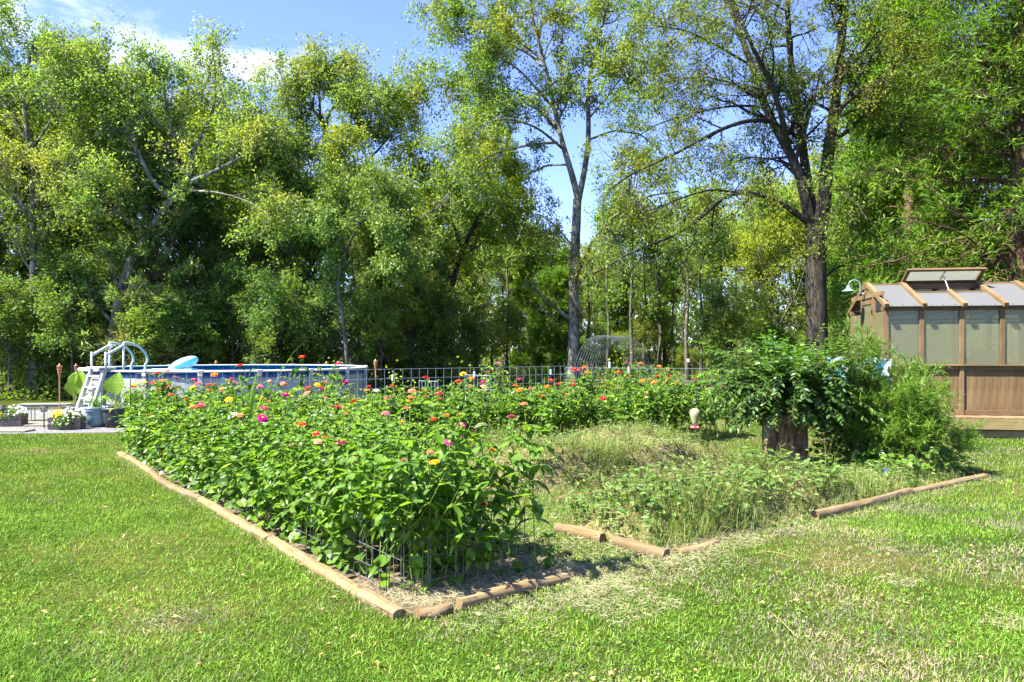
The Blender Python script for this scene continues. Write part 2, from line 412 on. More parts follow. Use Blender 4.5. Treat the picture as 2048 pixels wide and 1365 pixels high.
def grow(seed, stems, n1, L1, n2=7, L2=1.3, n3=5, L3=.55, nl=12, leaf=.10, t1=.3, droop=.0, up1=.05, ang=(58, 50, 45), spread=.09, aspect=1., sides=10, flatten=0., drooptwig=.0, lup=.55):
    """stems: [(points, r0, r1, share of boughs)] -> (wood, twigs, leaves)"""
    rng = np.random.default_rng(seed); K = 18
    P = np.stack([smooth_path(rng, s[0], K, .012) for s in stems])
    Rr = np.stack([s[1]+(s[2]-s[1])*np.linspace(0, 1, K)**.8 for s in stems])
    for i, s in enumerate(stems):
        if P[i, 0, 2] < .5: Rr[i, 0] *= 1.35; Rr[i, 1] *= 1.08
    w = np.array([s[3] for s in stems], float); cnt = np.maximum(0, np.round(n1*w/w.sum())).astype(int)
    Pn, Rn = P, Rr
    wood_ = [tubes(P, Rr, sides)]
    b1, r1 = spawn(rng, Pn, Rn, cnt, t1, 1., L1, ang[0], 8, (0, 0, up1), .13, .5, .5, flatten)
    b2, r2 = spawn(rng, b1, r1, n2, .2, 1., L2, ang[1], 5, (0, 0, -droop*.5), .16, .6, .45, flatten)
    b3, r3 = spawn(rng, b2, r2, n3, .15, 1., L3, ang[2], 3, (0, 0, -droop-drooptwig), .2, .7, .3, flatten)
    r2 = np.maximum(r2, .005); r3 = np.maximum(r3, .0035)
    wood_ += [tubes(b1, r1, 6)]
    tw = [tubes(b2[:, ::2], r2[:, ::2], 3), tubes(b3[:, ::2], r3[:, ::2], 3)]
    src = np.concatenate([b3[rng.integers(0, len(b3), int(len(b3)*nl*.8))], b3[rng.integers(0, len(b3), int(len(b3)*nl*.2))]])
    p, d = at_t(src, rng.uniform(.1, 1.05, len(src))); p = p+rng.normal(size=p.shape)*spread
    f = np.sin(p[:, 0]*1.9+seed)*np.sin(p[:, 1]*2.3+2*np.sin(p[:, 2]*.9))*np.sin(p[:, 2]*2.1+seed*.7)+.5*np.sin(p[:, 0]*5.1+p[:, 2]*3.7)*np.sin(p[:, 1]*4.3+p[:, 2]*2.9)
    keep = f > rng.uniform(-.75, .25, len(f)); p, d = p[keep], d[keep]
    lv = leaves(rng, p, d, leaf, lup, .25+drooptwig, aspect)
    return (join([(a, [b]) for a, b in wood_]), join([(a, [b]) for a, b in tw]), lv)

def tree_meshes(seed, stems, **k):
    wd, tw, lv = grow(seed, stems, **k)
    return (mk_mesh('trunk', wd[0], wd[1], True), mk_mesh('twigs', tw[0], tw[1], True), mk_mesh('crown', lv[0], lv[1]))

def put_tree(name, label, meshes, mats, loc, rz=0., s=1., group=None, cat='tree', sz=None):
    t = thing(name, label, cat, loc, rz, group)
    sc_ = (s, s, sz or s)
    for nm, me, mt in zip(('trunk', 'twigs', 'crown'), meshes, mats):
        if me is None: continue
        if not me.materials: me.materials.append(mt)
        o = link(nm, me, None, t, scale=sc_)
        if me.materials[0] != mt: o.material_slots[0].link = 'OBJECT'; o.material_slots[0].material = mt
        if nm != 'trunk': o['kind'] = 'stuff'
    return t

def px_stems(base, Z, stems):
    """stems given as photo positions with a depth offset; base = ground point"""
    out_ = []
    for pts, w0, w1, sh in stems:
        P = [W(x, y, Z+dz)-np.array([base[0], base[1], 0]) for x, y, dz in pts]
        if P[0][2] < .9: P[0] = P[0]*np.array([1, 1, 0.])-np.array([0, 0, .1])
        out_.append((P, w0/2*Z/FP, w1/2*Z/FP, sh))
    return out_

M['lf_mid'] = leaf_mat('elm_leaves', [(0.040, 0.096, 0.015), (0.090, 0.180, 0.023), (0.158, 0.266, 0.036), (0.271, 0.360, 0.076)], .5, patch=(0.249, 0.266, 0.026), pscale=.3, objvar=.12)
M['lf_dark'] = leaf_mat('deep_green_leaves', [(0.059, 0.124, 0.026), (0.115, 0.225, 0.041), (0.214, 0.340, 0.074)], .5, patch=(0.231, 0.309, 0.037), pscale=.25, objvar=.25)
M['lf_light'] = leaf_mat('light_green_leaves', [(0.056, 0.133, 0.023), (0.124, 0.222, 0.031), (0.203, 0.329, 0.051), (0.316, 0.424, 0.115)], .5, patch=(0.294, 0.318, 0.064), pscale=.3, objvar=.2)
M['lf_yellow'] = leaf_mat('yellow_green_leaves', [(0.124, 0.202, 0.018), (0.192, 0.286, 0.023), (0.260, 0.360, 0.028), (0.362, 0.424, 0.051)], .55, patch=(0.339, 0.382, 0.038), pscale=.3, objvar=.15)
M['lf_grey'] = leaf_mat('grey_green_leaves', [(0.090, 0.165, 0.026), (0.158, 0.258, 0.045), (0.249, 0.360, 0.083)], .4, objvar=.1)
M['lf_cedar'] = leaf_mat('cedar_sprays', [(0.039, 0.096, 0.011), (0.095, 0.205, 0.016), (0.179, 0.318, 0.028)], .45, patch=(0.168, 0.249, 0.022), pscale=.8, objvar=.15, tgain=(1.456, 1.476, 0.648))
M['lf_cedardark'] = leaf_mat('dark_cedar_sprays', [(0.060, 0.105, 0.031), (0.112, 0.184, 0.045), (0.189, 0.288, 0.077)], .45, patch=(0.146, 0.128, 0.058), pscale=.7, objvar=.2, tgain=(2.222, 2.086, 1.157))

# hero tree between garden and wood, lichen-grey trunk that forks
bM = W(1147, 700, 30)
st = px_stems(bM, 30, [
    ([(1147, 780, 0), (1148, 660, 0), (1149, 560, 0), (1153, 480, 0), (1157, 398, 0)], 27, 17, .25),
    ([(1157, 400, 0), (1142, 340, .1), (1124, 290, .2), (1105, 200, .4), (1085, 120, .2), (1060, 40, 0), (1050, -60, 0)], 14, 4, 1.5),
    ([(1157, 400, 0), (1170, 340, -.1), (1180, 270, -.3), (1172, 180, -.5), (1195, 90, -.4), (1215, 0, 0), (1225, -80, 0)], 13, 4, 1.5),
    ([(1128, 300, .2), (1075, 255, -1), (1010, 235, -2), (950, 255, -2.5), (880, 300, -3)], 6, 2, .8),
    ([(1115, 285, .2), (1060, 290, -.5), (990, 305, -1.3), (930, 345, -1.8), (870, 420, -2)], 6, 2, 1.2),
    ([(1120, 270, .3), (1075, 215, 1), (1010, 195, 2), (940, 205, 2.5)], 6, 2, .8),
    ([(1110, 220, .4), (1040, 140, 0), (960, 90, -.6), (890, 60, -1)], 6, 2, 1.),
    ([(1085, 120, .2), (1010, 60, .5), (960, 0, .8)], 5, 2, .6),
    ([(1175, 240, -.4), (1210, 200, -1.2), (1240, 160, -2), (1270, 120, -2)], 5, 2, .6),
    ([(1112, 250, .2), (1060, 200, 1), (990, 165, 1.5), (920, 160, 1.5), (850, 190, 1.2)], 6, 2, 1.3),
    ([(1090, 140, .2), (1020, 70, 1), (930, 20, 1.5), (840, 20, 1.5)], 5, 2, 1.2),
    ([(1140, 330, .1), (1090, 330, 1), (1020, 370, 1.8), (960, 440, 2.2)], 5, 2, 1.1),
    ([(1178, 280, -.3), (1230, 260, .6), (1290, 270, 1.2), (1340, 320, 1.5)], 5, 2, .5),
    ([(1158, 540, 0), (1185, 480, -1), (1230, 430, -2), (1290, 392, -3), (1350, 385, -3)], 8, 3, .4),
    ([(1150, 500, 0), (1115, 455, .8), (1075, 425, 1.4), (1040, 450, 2)], 4, 2, .4)])
put_tree('elm_tree', 'tall slender tree with pale lichen-blotched trunk forking high above the meadow fence', tree_meshes(11, st, n1=150, L1=2.7, n2=7, L2=1.3, n3=5, L3=.62, nl=22, leaf=.115, droop=.09, drooptwig=.16, spread=.10),
         (M['barkgrey'], M['barkgrey'], M['lf_mid']), (bM[0], bM[1], 0))

bR = W(1634, 700, 24)
st = px_stems(bR, 24, [
    ([(1636, 810, 0), (1634, 700, 0), (1633, 600, 0), (1632, 520, 0), (1632, 455, 0)], 44, 40, .1),
    ([(1626, 470, 0), (1612, 400, 0), (1600, 350, .1), (1578, 300, .2), (1548, 255, .3), (1530, 215, .3), (1512, 150, .5), (1480, 70, .5), (1450, -20, .5)], 24, 9, 1.3),
    ([(1578, 300, .2), (1565, 240, -.6), (1545, 170, -1), (1500, 90, -1.4), (1470, 20, -1.5), (1440, -60, -1.5)], 13, 5, 1.),
    ([(1630, 460, .1), (1618, 380, .2), (1605, 300, .5), (1598, 210, .8), (1580, 120, 1), (1575, 20, 1.1), (1570, -60, 1.2)], 22, 9, 1.2),
    ([(1640, 470, -.1), (1650, 390, -.2), (1655, 310, -.3), (1668, 230, -.4), (1678, 120, -.4), (1690, 20, -.5), (1695, -70, -.5)], 30, 12, 1.4),
    ([(1540, 243, .3), (1505, 238, 0), (1450, 255, -.5), (1390, 285, -1), (1330, 322, -1.6), (1270, 345, -2), (1215, 385, -2.3)], 10, 3, .9),
    ([(1622, 452, 0), (1590, 422, -.1), (1555, 400, -.2), (1505, 384, -.7), (1460, 383, -1), (1425, 412, -1.4), (1385, 455, -1.8), (1320, 485, -2.2), (1250, 510, -2.6), (1185, 548, -3)], 13, 3, .75),
    ([(1470, 384, -1), (1420, 380, -2), (1370, 395, -2.5), (1310, 420, -3)], 5, 2, .5),
    ([(1520, 190, .3), (1460, 165, 1), (1400, 150, 1.6), (1330, 160, 2.2)], 7, 2, 1),
    ([(1500, 130, .5), (1430, 90, 0), (1370, 60, -.6), (1300, 50, -1)], 6, 2, 1),
    ([(1560, 60, 1), (1500, 10, 1.5), (1420, -10, 2), (1340, 0, 2.4)], 6, 2, .9),
    ([(1530, 215, .3), (1470, 210, .8), (1390, 225, 1.6), (1310, 250, 2.2), (1250, 290, 2.6)], 6, 2, .6),
    ([(1665, 250, -.4), (1700, 190, -1), (1740, 120, -1.4), (1770, 60, -1.5)], 8, 3, .8),
    ([(1655, 370, -.2), (1690, 385, -1), (1720, 410, -1.5), (1740, 440, -2)], 6, 2, .4),
    ([(1645, 560, 0), (1672, 535, .5), (1700, 528, 1)], 7, 3, .15),
    ([(1600, 360, .1), (1560, 320, 1), (1500, 310, 2), (1440, 330, 2.6)], 6, 2, .8)])
put_tree('elm_tree', 'big dark-trunked tree with four rising limbs standing behind the stump bush', tree_meshes(12, st, n1=185, L1=2.4, n2=7, L2=1.15, n3=5, L3=.55, nl=12, leaf=.09, droop=.09, drooptwig=.2, spread=.08, sides=14, t1=.25),
         (M['barkdark'], M['barkdark'], M['lf_mid']), (bR[0], bR[1], 0))

# trees of the wood's edge on the pool side
def hero_left(x0, Z, seed, label, stems, bark, lf, **k):
    b = W(x0, 700, Z)
    kw = dict(n1=70, L1=2.6, n2=8, L2=1.2, n3=5, L3=.6, nl=16, leaf=.11, droop=.02, spread=.10, up1=.12, ang=(48, 50, 45))
    kw.update(k)
    return put_tree('oak_tree', label, tree_meshes(seed, px_stems(b, Z, stems), **kw), (M[bark], M[bark], M[lf]), (b[0], b[1], 0), s=.93 if seed < 24 else 1.)
hero_left(62, 27, 21, 'grey-barked tree with crooked trunk at the outer end of the wood edge', [
    ([(66, 800, 0), (68, 600, 0), (66, 400, 0), (64, 260, 0), (40, 190, 0), (45, 100, .3), (70, 20, .5)], 20, 6, 1.6),
    ([(64, 260, 0), (95, 215, -.6), (130, 150, -1), (150, 80, -1)], 7, 3, 1), ([(64, 250, 0), (20, 210, .6), (-30, 150, 1), (-60, 60, 1)], 7, 3, 1),
    ([(66, 420, 0), (20, 360, -1), (-40, 300, -1.5)], 7, 3, .8), ([(45, 110, .3), (0, 40, 0), (-20, -20, 0)], 5, 2, .7), ([(66, 380, 0), (120, 340, -.7), (170, 270, -1)], 6, 3, .7)], 'barkgrey', 'lf_light')
hero_left(105, 28.5, 22, 'tree with trunk leaning towards the pool, second in the wood edge', [
    ([(90, 800, 0), (100, 600, 0), (130, 430, 0), (160, 310, 0), (190, 200, .3), (215, 100, .5), (225, 60, .5)], 20, 5, 1.6),
    ([(150, 350, 0), (185, 300, -1), (240, 240, -1.4), (290, 160, -1.4)], 8, 3, 1), ([(185, 220, .3), (150, 150, .8), (130, 90, 1.2)], 6, 2, 1), ([(115, 480, 0), (160, 450, -1), (215, 440, -1.8)], 6, 2, .5)], 'barkdark', 'lf_mid')
hero_left(225, 26.5, 23, 'wide oak whose leaning trunk parts into a fan of limbs above the pool ladder', [
    ([(215, 800, 0), (230, 620, 0), (262, 500, 0), (310, 430, 0), (352, 368, 0), (385, 322, 0)], 25, 15, .3),
    ([(352, 368, 0), (308, 330, -.2), (280, 265, -.4), (265, 200, -.5), (270, 120, -.5)], 11, 4, 1.3),
    ([(385, 322, 0), (400, 290, .1), (380, 250, .2), (350, 225, .2), (335, 150, .3), (330, 100, .3)], 10, 3, 1.2),
    ([(398, 290, .1), (405, 250, .2), (440, 190, .3), (450, 120, .4), (450, 90, .4)], 8, 3, 1.2),
    ([(385, 335, 0), (440, 310, -.4), (500, 280, -.7), (530, 245, -1), (545, 200, -1)], 10, 4, 1.4),
    ([(395, 325, 0), (450, 302, .6), (520, 300, 1), (570, 290, 1.2)], 6, 2, .8),
    ([(380, 350, 0), (450, 352, -.8), (520, 370, -1.2), (580, 410, -1.6)], 6, 2, .7),
    ([(300, 440, 0), (240, 400, -1), (190, 350, -1.6)], 6, 2, .8), ([(265, 200, -.5), (220, 140, -.4), (200, 90, -.4)], 5, 2, .8), ([(385, 322, 0), (360, 290, 1), (310, 250, 1.6), (300, 170, 1.8)], 7, 3, 1)], 'barkgrey', 'lf_light', n1=90, leaf=.11)
hero_left(655, 30, 24, 'ivy-wrapped tree with two upright forks rising beyond the pool', [
    ([(655, 800, 0), (658, 600, 0), (662, 460, 0), (665, 360, 0), (650, 260, 0), (640, 230, 0)], 18, 10, .4),
    ([(650, 260, 0), (660, 225, .2), (685, 195, .3), (695, 160, .4)], 8, 3, 1.3), ([(645, 240, 0), (620, 215, -.3), (600, 195, -.4)], 7, 3, 1.2), ([(664, 350, 0), (700, 290, -.5), (730, 230, -.8), (755, 195, -1)], 9, 3, 1.4),
    ([(640, 230, 0), (640, 190, .4), (635, 160, .5)], 6, 3, .6),
    ([(665, 400, 0), (715, 345, .6), (765, 290, 1), (800, 250, 1.2)], 7, 3, 1.3), ([(662, 430, 0), (610, 370, -.5), (565, 310, -.8), (535, 250, -1)], 7, 3, 1.4), ([(664, 350, 0), (620, 300, .8), (585, 240, 1.2)], 6, 3, 1.1)], 'barkmid', 'lf_light', n1=84, leaf=.11, L1=2.3)
hero_left(885, 31, 25, 'tree with dark trunk slanting over the fence line between pool and pale-trunked tree', [
    ([(880, 800, 0), (888, 660, 0), (905, 560, 0), (925, 500, 0), (955, 440, 0), (975, 400, 0)], 17, 8, .7),
    ([(925, 500, 0), (900, 430, -.5), (860, 380, -1), (820, 350, -1.3)], 7, 3, 1.1), ([(955, 440, 0), (940, 370, .4), (950, 300, .6)], 6, 3, 1.1), ([(945, 460, 0), (990, 420, -.5), (1020, 360, -.8)], 6, 2, .8), ([(905, 560, 0), (850, 500, .5), (800, 460, .8)], 6, 2, 1)], 'barkdark', 'lf_yellow', n1=60, leaf=.115)
hero_left(600, 28, 26, 'crooked dark-stemmed tree with yellowing crown standing behind the pool', [
    ([(600, 800, 0), (602, 640, 0), (603, 560, 0), (595, 510, 0), (610, 470, 0), (600, 400, 0), (560, 340, 0), (540, 280, 0)], 14, 4, 1.2),
    ([(603, 540, 0), (625, 480, .3), (630, 420, .5)], 7, 3, .8), ([(605, 460, 0), (650, 400, -.6), (690, 340, -1)], 6, 2, .8), ([(570, 355, 0), (520, 340, -.5), (480, 350, -1)], 5, 2, .8)], 'barkdark', 'lf_mid', n1=48, leaf=.115)
hero_left(445, 32, 27, 'slim twin-stemmed tree with yellow-green leaves showing against the sky gap', [
    ([(446, 800, 0), (445, 600, 0), (442, 520, 0), (440, 450, 0), (425, 380, 0), (415, 300, 0)], 10, 4, 1), ([(448, 560, 0), (462, 480, .4), (470, 400, .5), (480, 330, .6)], 8, 3, 1), ([(458, 510, .3), (500, 440, 0), (530, 390, -.3)], 6, 2, .8)], 'barkdark', 'lf_yellow', n1=44, leaf=.12)
hero_left(745, 25.5, 28, 'soft grey-green tree with drooping sprays behind the pool fence', [
    ([(700, 800, 0), (690, 660, 0), (672, 560, 0), (690, 500, 0), (720, 455, 0), (730, 420, 0)], 9, 5, .6), ([(690, 500, 0), (660, 460, -.5), (640, 440, -.7)], 5, 2, 1), ([(725, 440, 0), (760, 430, -.5), (800, 470, -.8), (820, 520, -1)], 5, 2, 1.4),
    ([(720, 455, 0), (690, 410, .5), (700, 390, .8)], 5, 2, 1), ([(730, 430, 0), (740, 405, -.3), (790, 415, -.4)], 4, 2, 1)], 'barkmid', 'lf_grey', n1=46, L1=1.6, leaf=.10, nl=20, drooptwig=.25, L2=.8, L3=.4)

# ------------------------------------------------------------------ generic trees of the wood
def gen_stems(rng, Ht, forks, r0, lean=.06, fork_at=.4):
    l_ = rng.normal(size=2)*lean*Ht
    tr = [np.array([l_[0]*t**1.5, l_[1]*t**1.5, Ht*t*.98-.1*(t == 0)])+rng.normal(size=3)*np.array([.12, .12, 0])*(t > 0) for t in np.linspace(0, 1, 7)]
    st_ = [(tr, r0, r0*.15, 1.4)]
    for i in range(forks):
        t = rng.uniform(fork_at, .8); p = np.array([np.interp(t*6, range(7), [q[k] for q in tr]) for k in range(3)])
        a = rng.uniform(0, 2*PI); ln = Ht*(1-t)*rng.uniform(.7, 1.0)
        d = np.array([math.cos(a)*.55, math.sin(a)*.55, .85]); q = p+d*ln*.5+rng.normal(size=3)*.2
        st_.append(([p, q, q+np.array([math.cos(a)*.35, math.sin(a)*.35, .9])*ln*.5], r0*(1-t)*.9, r0*.12, .8))
    return st_
rg_ = np.random.default_rng(5)
DEC = []
for i, (ht, fk, n1) in enumerate([(14, 4, 62), (13, 5, 66), (12, 4, 60), (15, 4, 62)]):
    DEC.append(tree_meshes(40+i, gen_stems(rg_, ht, fk, .19), n1=n1, L1=3.2, n2=8, L2=1.5, n3=4, L3=.85, nl=9, leaf=.18, t1=.28, spread=.12, sides=7))
LOW = []
for i in range(2):           # understorey: leafy to the ground
    LOW.append(tree_meshes(50+i, gen_stems(rg_, 6.5, 5, .09, fork_at=.1), n1=58, L1=2.0, n2=7, L2=1.0, n3=4, L3=.5, nl=14, leaf=.13, t1=.05, spread=.10, sides=6, up1=.02))
NEEDLE = (np.array([(-.09, 0, 0), (.10, .35, 0), (0, 1, -.07), (-.10, .55, -.02)]), [np.array([[0, 1, 2, 3]])])
def cedar(seed, Ht, rad, nb, nl, size, base=.08, r0=.2, bare=0.):
    rng = np.random.default_rng(seed); K = 12
    tr = smooth_path(rng, [(0, 0, -.1), (.1, .05, Ht*.5), (0, .1, Ht)], K, .02)[None]; rr = np.linspace(r0, .02, K)[None]
    t = rng.uniform(base, .98, nb)**.9; p, _ = at_t(np.repeat(tr, nb, 0), t)
    a = rng.uniform(0, 2*PI, nb); ln = rad*(1-t)**.6*rng.uniform(.6, 1.1, nb)+.25
    d = np.stack([np.cos(a), np.sin(a), rng.uniform(.05, .5, nb)], 1); b1 = np.zeros((nb, 8, 3)); b1[:, 0] = p
    for k in range(1, 8):
        d = nrm(d+rng.normal(size=(nb, 3))*.12-np.array([0, 0, .06])); b1[:, k] = b1[:, k-1]+d*(ln/7)[:, None]
    r1 = np.outer(np.minimum(ln*.012, .05), np.linspace(1, .25, 8))
    b2, r2 = spawn(rng, b1, r1, 9, max(.1, bare), 1., rad*.32, 48, 6, (0, 0, -.05), .16, .5, .5, .5)
    b3, r3 = spawn(rng, b2, r2, 6, .05, 1., rad*.13, 42, 4, (0, 0, .04), .22, .7, .4, .2)
    src = b3[rng.integers(0, len(b3), len(b3)*nl)]
    p, dd = at_t(src, rng.uniform(0, 1, len(src))); p = p+rng.normal(size=p.shape)*size*.3
    m_ = len(p); dir_ = nrm(dd*1.0+rng.normal(size=(m_, 3))*.45+np.array([0, 0, .12])); nn = nrm(rng.normal(size=(m_, 3))+np.array([0, 0, .4]))
    s = size*rng.uniform(.6, 1.3, m_)
    lv = inst(NEEDLE[0], NEEDLE[1], p, dir_, nn, s)
    wd = join([(v_, [f_]) for v_, f_ in (tubes(tr, rr, 9), tubes(b1, r1, 5))]); tw = join([(v_, [f_]) for v_, f_ in (tubes(b2, np.maximum(r2, .004), 3),)])
    return mk_mesh('trunk', wd[0], wd[1], True), mk_mesh('twigs', tw[0], tw[1], True), mk_mesh('crown', lv[0], lv[1])
CED = [cedar(61, 9, 2.3, 80, 9, .20, .04), cedar(62, 8, 2.5, 74, 9, .20, .04)]

def px(x, Z): return ((x-1024)/FP*Z, Z)
def ordinal(i): return ['first', 'second', 'third', 'fourth', 'fifth', 'sixth', 'seventh', 'eighth', 'ninth', 'tenth', 'eleventh', 'twelfth', 'thirteenth', 'fourteenth', 'fifteenth', 'sixteenth', 'seventeenth', 'eighteenth', 'nineteenth', 'twentieth', 'twenty-first', 'twenty-second', 'twenty-third', 'twenty-fourth', 'twenty-fifth', 'twenty-sixth', 'twenty-seventh', 'twenty-eighth', 'twenty-ninth', 'thirtieth', 'thirty-first', 'thirty-second', 'thirty-third', 'thirty-fourth', 'thirty-fifth'][i]

# big cedar beside the greenhouse: its sprays fill that corner of the view
big = cedar(70, 21, 6.3, 330, 9, .175, .13, .40, .08)
bx, by = px(2040, 22.5)
put_tree('cedar_tree', 'huge bright green cedar with shaggy sprays overhanging the greenhouse roof', big, (M['barkred'], M['barkred'], M['lf_cedar']), (bx, by, 0))
for i, (x, Z, s, rz, lb) in enumerate([(1815, 29, 1.75, .6, 'shadowed cedar standing close behind the greenhouse door end'), (1925, 27.5, 1.25, 2.2, 'low cedar filling the gap just behind the greenhouse roof'), (1725, 33, 1.15, 4, 'cedar half hidden behind the big dark trunk, wood side')]):
    X_, Y_ = px(x, Z); put_tree('cedar_tree', lb, CED[i % 2], (M['barkred'], M['barkred'], M['lf_cedar' if i < 2 else 'lf_cedardark']), (X_, Y_, 0), rz, s)

front = [(-70, 29, 2, 1.05, 'light'), (35, 32, 1, 1.05, 'light'), (165, 31, 0, 1.08, 'mid'), (300, 33, 3, 1.0, 'dark'), (360, 35, 2, 1.22, 'light'), (500, 36, 1, .86, 'yellow'), (560, 36, 0, .80, 'dark'),
         (630, 37, 3, .80, 'light'), (720, 35, 2, .82, 'mid'), (790, 37, 1, .88, 'yellow'), (850, 36, 0, .8, 'mid'), (930, 39, 2, .86, 'light'), (-20, 36, 3, 1.1, 'mid'), (440, 40, 3, 1.05, 'mid'),
         (1560, 36, 2, .62, 'yellow'), (1640, 40, 0, .72, 'yellow'), (1700, 38, 3, .7, 'mid'), (1760, 34, 1, .95, 'light'), (1850, 31, 2, 1., 'mid'), (1980, 33, 0, 1.1, 'dark')]
far_n = 0
def order_label(lst, fmt): return [fmt.format(ordinal(i)) for i in range(len(lst))]
front.sort()
for i, (x, Z, v_, s, c) in enumerate(front):
    side = 'pool' if x < 1000 else 'greenhouse'; k = i if x < 1000 else i-sum(q[0] < 1000 for q in front)
    nm = {'light': 'light green', 'mid': 'mid green', 'dark': 'deep green', 'yellow': 'yellow-green'}[c]
    X_, Y_ = px(x, Z)
    put_tree('oak_tree', f'{nm} leafy tree, {ordinal(k)} from the left in the second row on the {side} side', DEC[v_], (M['barkmid'], M['barkmid'], M['lf_'+c]), (X_, Y_, 0), i*1.7, s*(.87 if x < 1000 else 1), 'trees in the wood behind the front row')
far = [(1010, 49, 1, .66, 'light'), (1070, 50, 0, .62, 'yellow'), (1125, 51, 3, .58, 'light'), (1190, 50, 2, .62, 'mid'), (1240, 49, 1, .60, 'light'), (870, 50, 1, .68, 'mid'), (930, 55, 2, .72, 'light'), (985, 52, 0, .60, 'mid'), (1040, 58, 3, .55, 'dark'), (1095, 56, 2, .56, 'mid'), (1150, 60, 1, .60, 'light'), (1205, 57, 0, .56, 'dark'), (1255, 55, 3, .50, 'mid'), (1310, 54, 1, .60, 'mid'),
       (1365, 52, 2, .72, 'light'), (1425, 50, 0, .78, 'yellow'), (1485, 48, 3, .76, 'yellow'), (1540, 47, 1, .86, 'yellow'), (1600, 46, 2, .88, 'light')]
far.sort()
for i, (x, Z, v_, s, c) in enumerate(far):
    X_, Y_ = px(x, Z)
    put_tree('oak_tree', f'distant tree beyond the meadow, {ordinal(i)} from the left of the far row', DEC[v_], (M['barkmid'], M['barkmid'], M['lf_'+c]), (X_, Y_, 0), i*2.3+.4, s, 'far row of trees beyond the meadow')
# slender trunks standing in the shade beyond the meadow
rgt = np.random.default_rng(9)
slim = tree_meshes(77, gen_stems(rgt, 9, 2, .13, .03, .6), n1=26, L1=1.5, n2=5, L2=.8, n3=4, L3=.45, nl=11, leaf=.15, t1=.62, spread=.14, sides=7)
sx = [1015, 1062, 1100, 1178, 1215, 1262, 1290, 1318, 1345, 1376, 1402, 1440, 1474, 1512, 1545, 1582]
for i, x in enumerate(sx):
    Z = [44, 46, 43, 45, 42, 41, 44, 42, 45, 38, 40, 43, 39, 41, 37, 39][i]; X_, Y_ = px(x, Z)
    put_tree('slender_tree', f'slender woodland trunk, {ordinal(i)} from the left along the far meadow edge', slim, (M['barkmid'], M['barkmid'], M['lf_dark' if i % 3 else 'lf_light']), (X_, Y_, 0), i*2.1, 1+.1*math.sin(i*3), 'slender trunks at the far meadow edge', sz=1.+.12*math.cos(i*5))
tgo = MB().box((0, 0, 0), (.14, .01, .17)); o = tgo.build('paper_notice', flat('white_paper', (.8, .8, .78), .7)); X_, Y_ = px(1376, 37.7)
o.location = (X_, Y_, 1.75-21/FP*38); tag(o, 'small white notice fixed to a slender trunk at the meadow edge', 'notice')

ced = [(190, 28.5, 0, 1.0), (305, 27.5, 1, 1.15), (390, 29, 0, .92), (-60, 30, 1, .95), (90, 30.5, 0, .8), (480, 32, 1, .85), (560, 30, 0, .9), (770, 33, 1, .9), (850, 30, 0, .72), (1110, 42, 1, .8), (1060, 46, 0, .9), (1235, 48, 1, .85), (1630, 38, 0, .8), (1330, 49, 0, .8)]
ced.sort()
for i, (x, Z, v_, s) in enumerate(ced):
    X_, Y_ = px(x, Z)
    put_tree('cedar_tree', f'dark cedar of the wood edge, {ordinal(i)} from the left among the shaded cedars', CED[v_], (M['barkred'], M['deadwood'], M['lf_cedardark' if x < 1000 else 'lf_cedar']), (X_, Y_, 0), i*1.3, s, 'dark cedars in the wood edge')
und = [(-40, 27, 'dark'), (20, 26.2, 'dark'), (85, 27.3, 'dark'), (150, 26.6, 'dark'), (230, 27.6, 'dark'), (330, 26.4, 'dark'), (410, 27.4, 'mid'), (470, 27.8, 'mid'), (540, 27.1, 'dark'), (620, 28.1, 'mid'), (690, 27.4, 'grey'), (760, 28, 'dark'), (830, 29, 'mid'), (900, 29.8, 'light'), (960, 31.5, 'light'),
       (1010, 38, 'light'), (1085, 41, 'dark'), (1150, 43, 'mid'), (1230, 44, 'dark'), (1300, 43, 'mid'), (1385, 42, 'mid'), (1440, 38, 'light'), (1500, 36, 'mid'), (1560, 33, 'light'), (1600, 34, 'dark'), (1680, 30, 'mid'), (1740, 27, 'dark'), (1820, 29, 'dark'), (1900, 28, 'dark'), (2000, 28, 'dark')]
for i, (x, Z, c) in enumerate(und):
    X_, Y_ = px(x, Z); s = (.62 if x < 900 else .5)*(1+.22*math.sin(i*2.7))
    if 1000 < x < 1600: s *= 1.0
    put_tree('understorey_shrub', f'leafy shrub at the foot of the wood, {ordinal(i)} from the left', LOW[i % 2], (M['barkmid'], M['barkmid'], M['lf_'+c]), (X_, Y_, 0), i*1.9, s, 'shrubs along the foot of the wood', 'shrub', sz=s*(.9+.25*math.cos(i*1.7)))
# one yellow-leafed sapling in front of the trunks
put_tree('sapling', 'young tree with sunlit layered leaves at the meadow edge behind the feeder', LOW[0], (M['barkmid'], M['barkmid'], M['lf_light']), (*px(1465, 33), 0), 1, .72, None, 'tree')
# bare snag with broken boughs behind the pool
rs = np.random.default_rng(31); bs_ = W(541, 700, 26.8)
stt = px_stems(bs_, 26.8, [([(540, 800, 0), (543, 700, 0), (540, 620, 0), (542, 560, 0)], 10, 5, 1), ([(540, 640, 0), (520, 620, .1), (500, 622, .2)], 3, 1, .1), ([(541, 660, 0), (535, 690, -.3), (515, 700, -.4)], 3, 1, .1), ([(541, 610, 0), (565, 600, 0), (590, 620, 0)], 2.5, 1, .1), ([(541, 590, 0), (555, 560, 0), (575, 545, 0)], 2.5, 1, .1)])
wd, tw, lv = grow(31, stt, n1=14, L1=.9, n2=3, L2=.4, n3=1, L3=.2, nl=1)
put_tree('dead_tree', 'bare dead snag with broken side branches behind the pool', (mk_mesh('trunk', *wd, True), mk_mesh('twigs', *tw, True), None), (M['barkdark'], M['deadwood'], None), (bs_[0], bs_[1], 0))

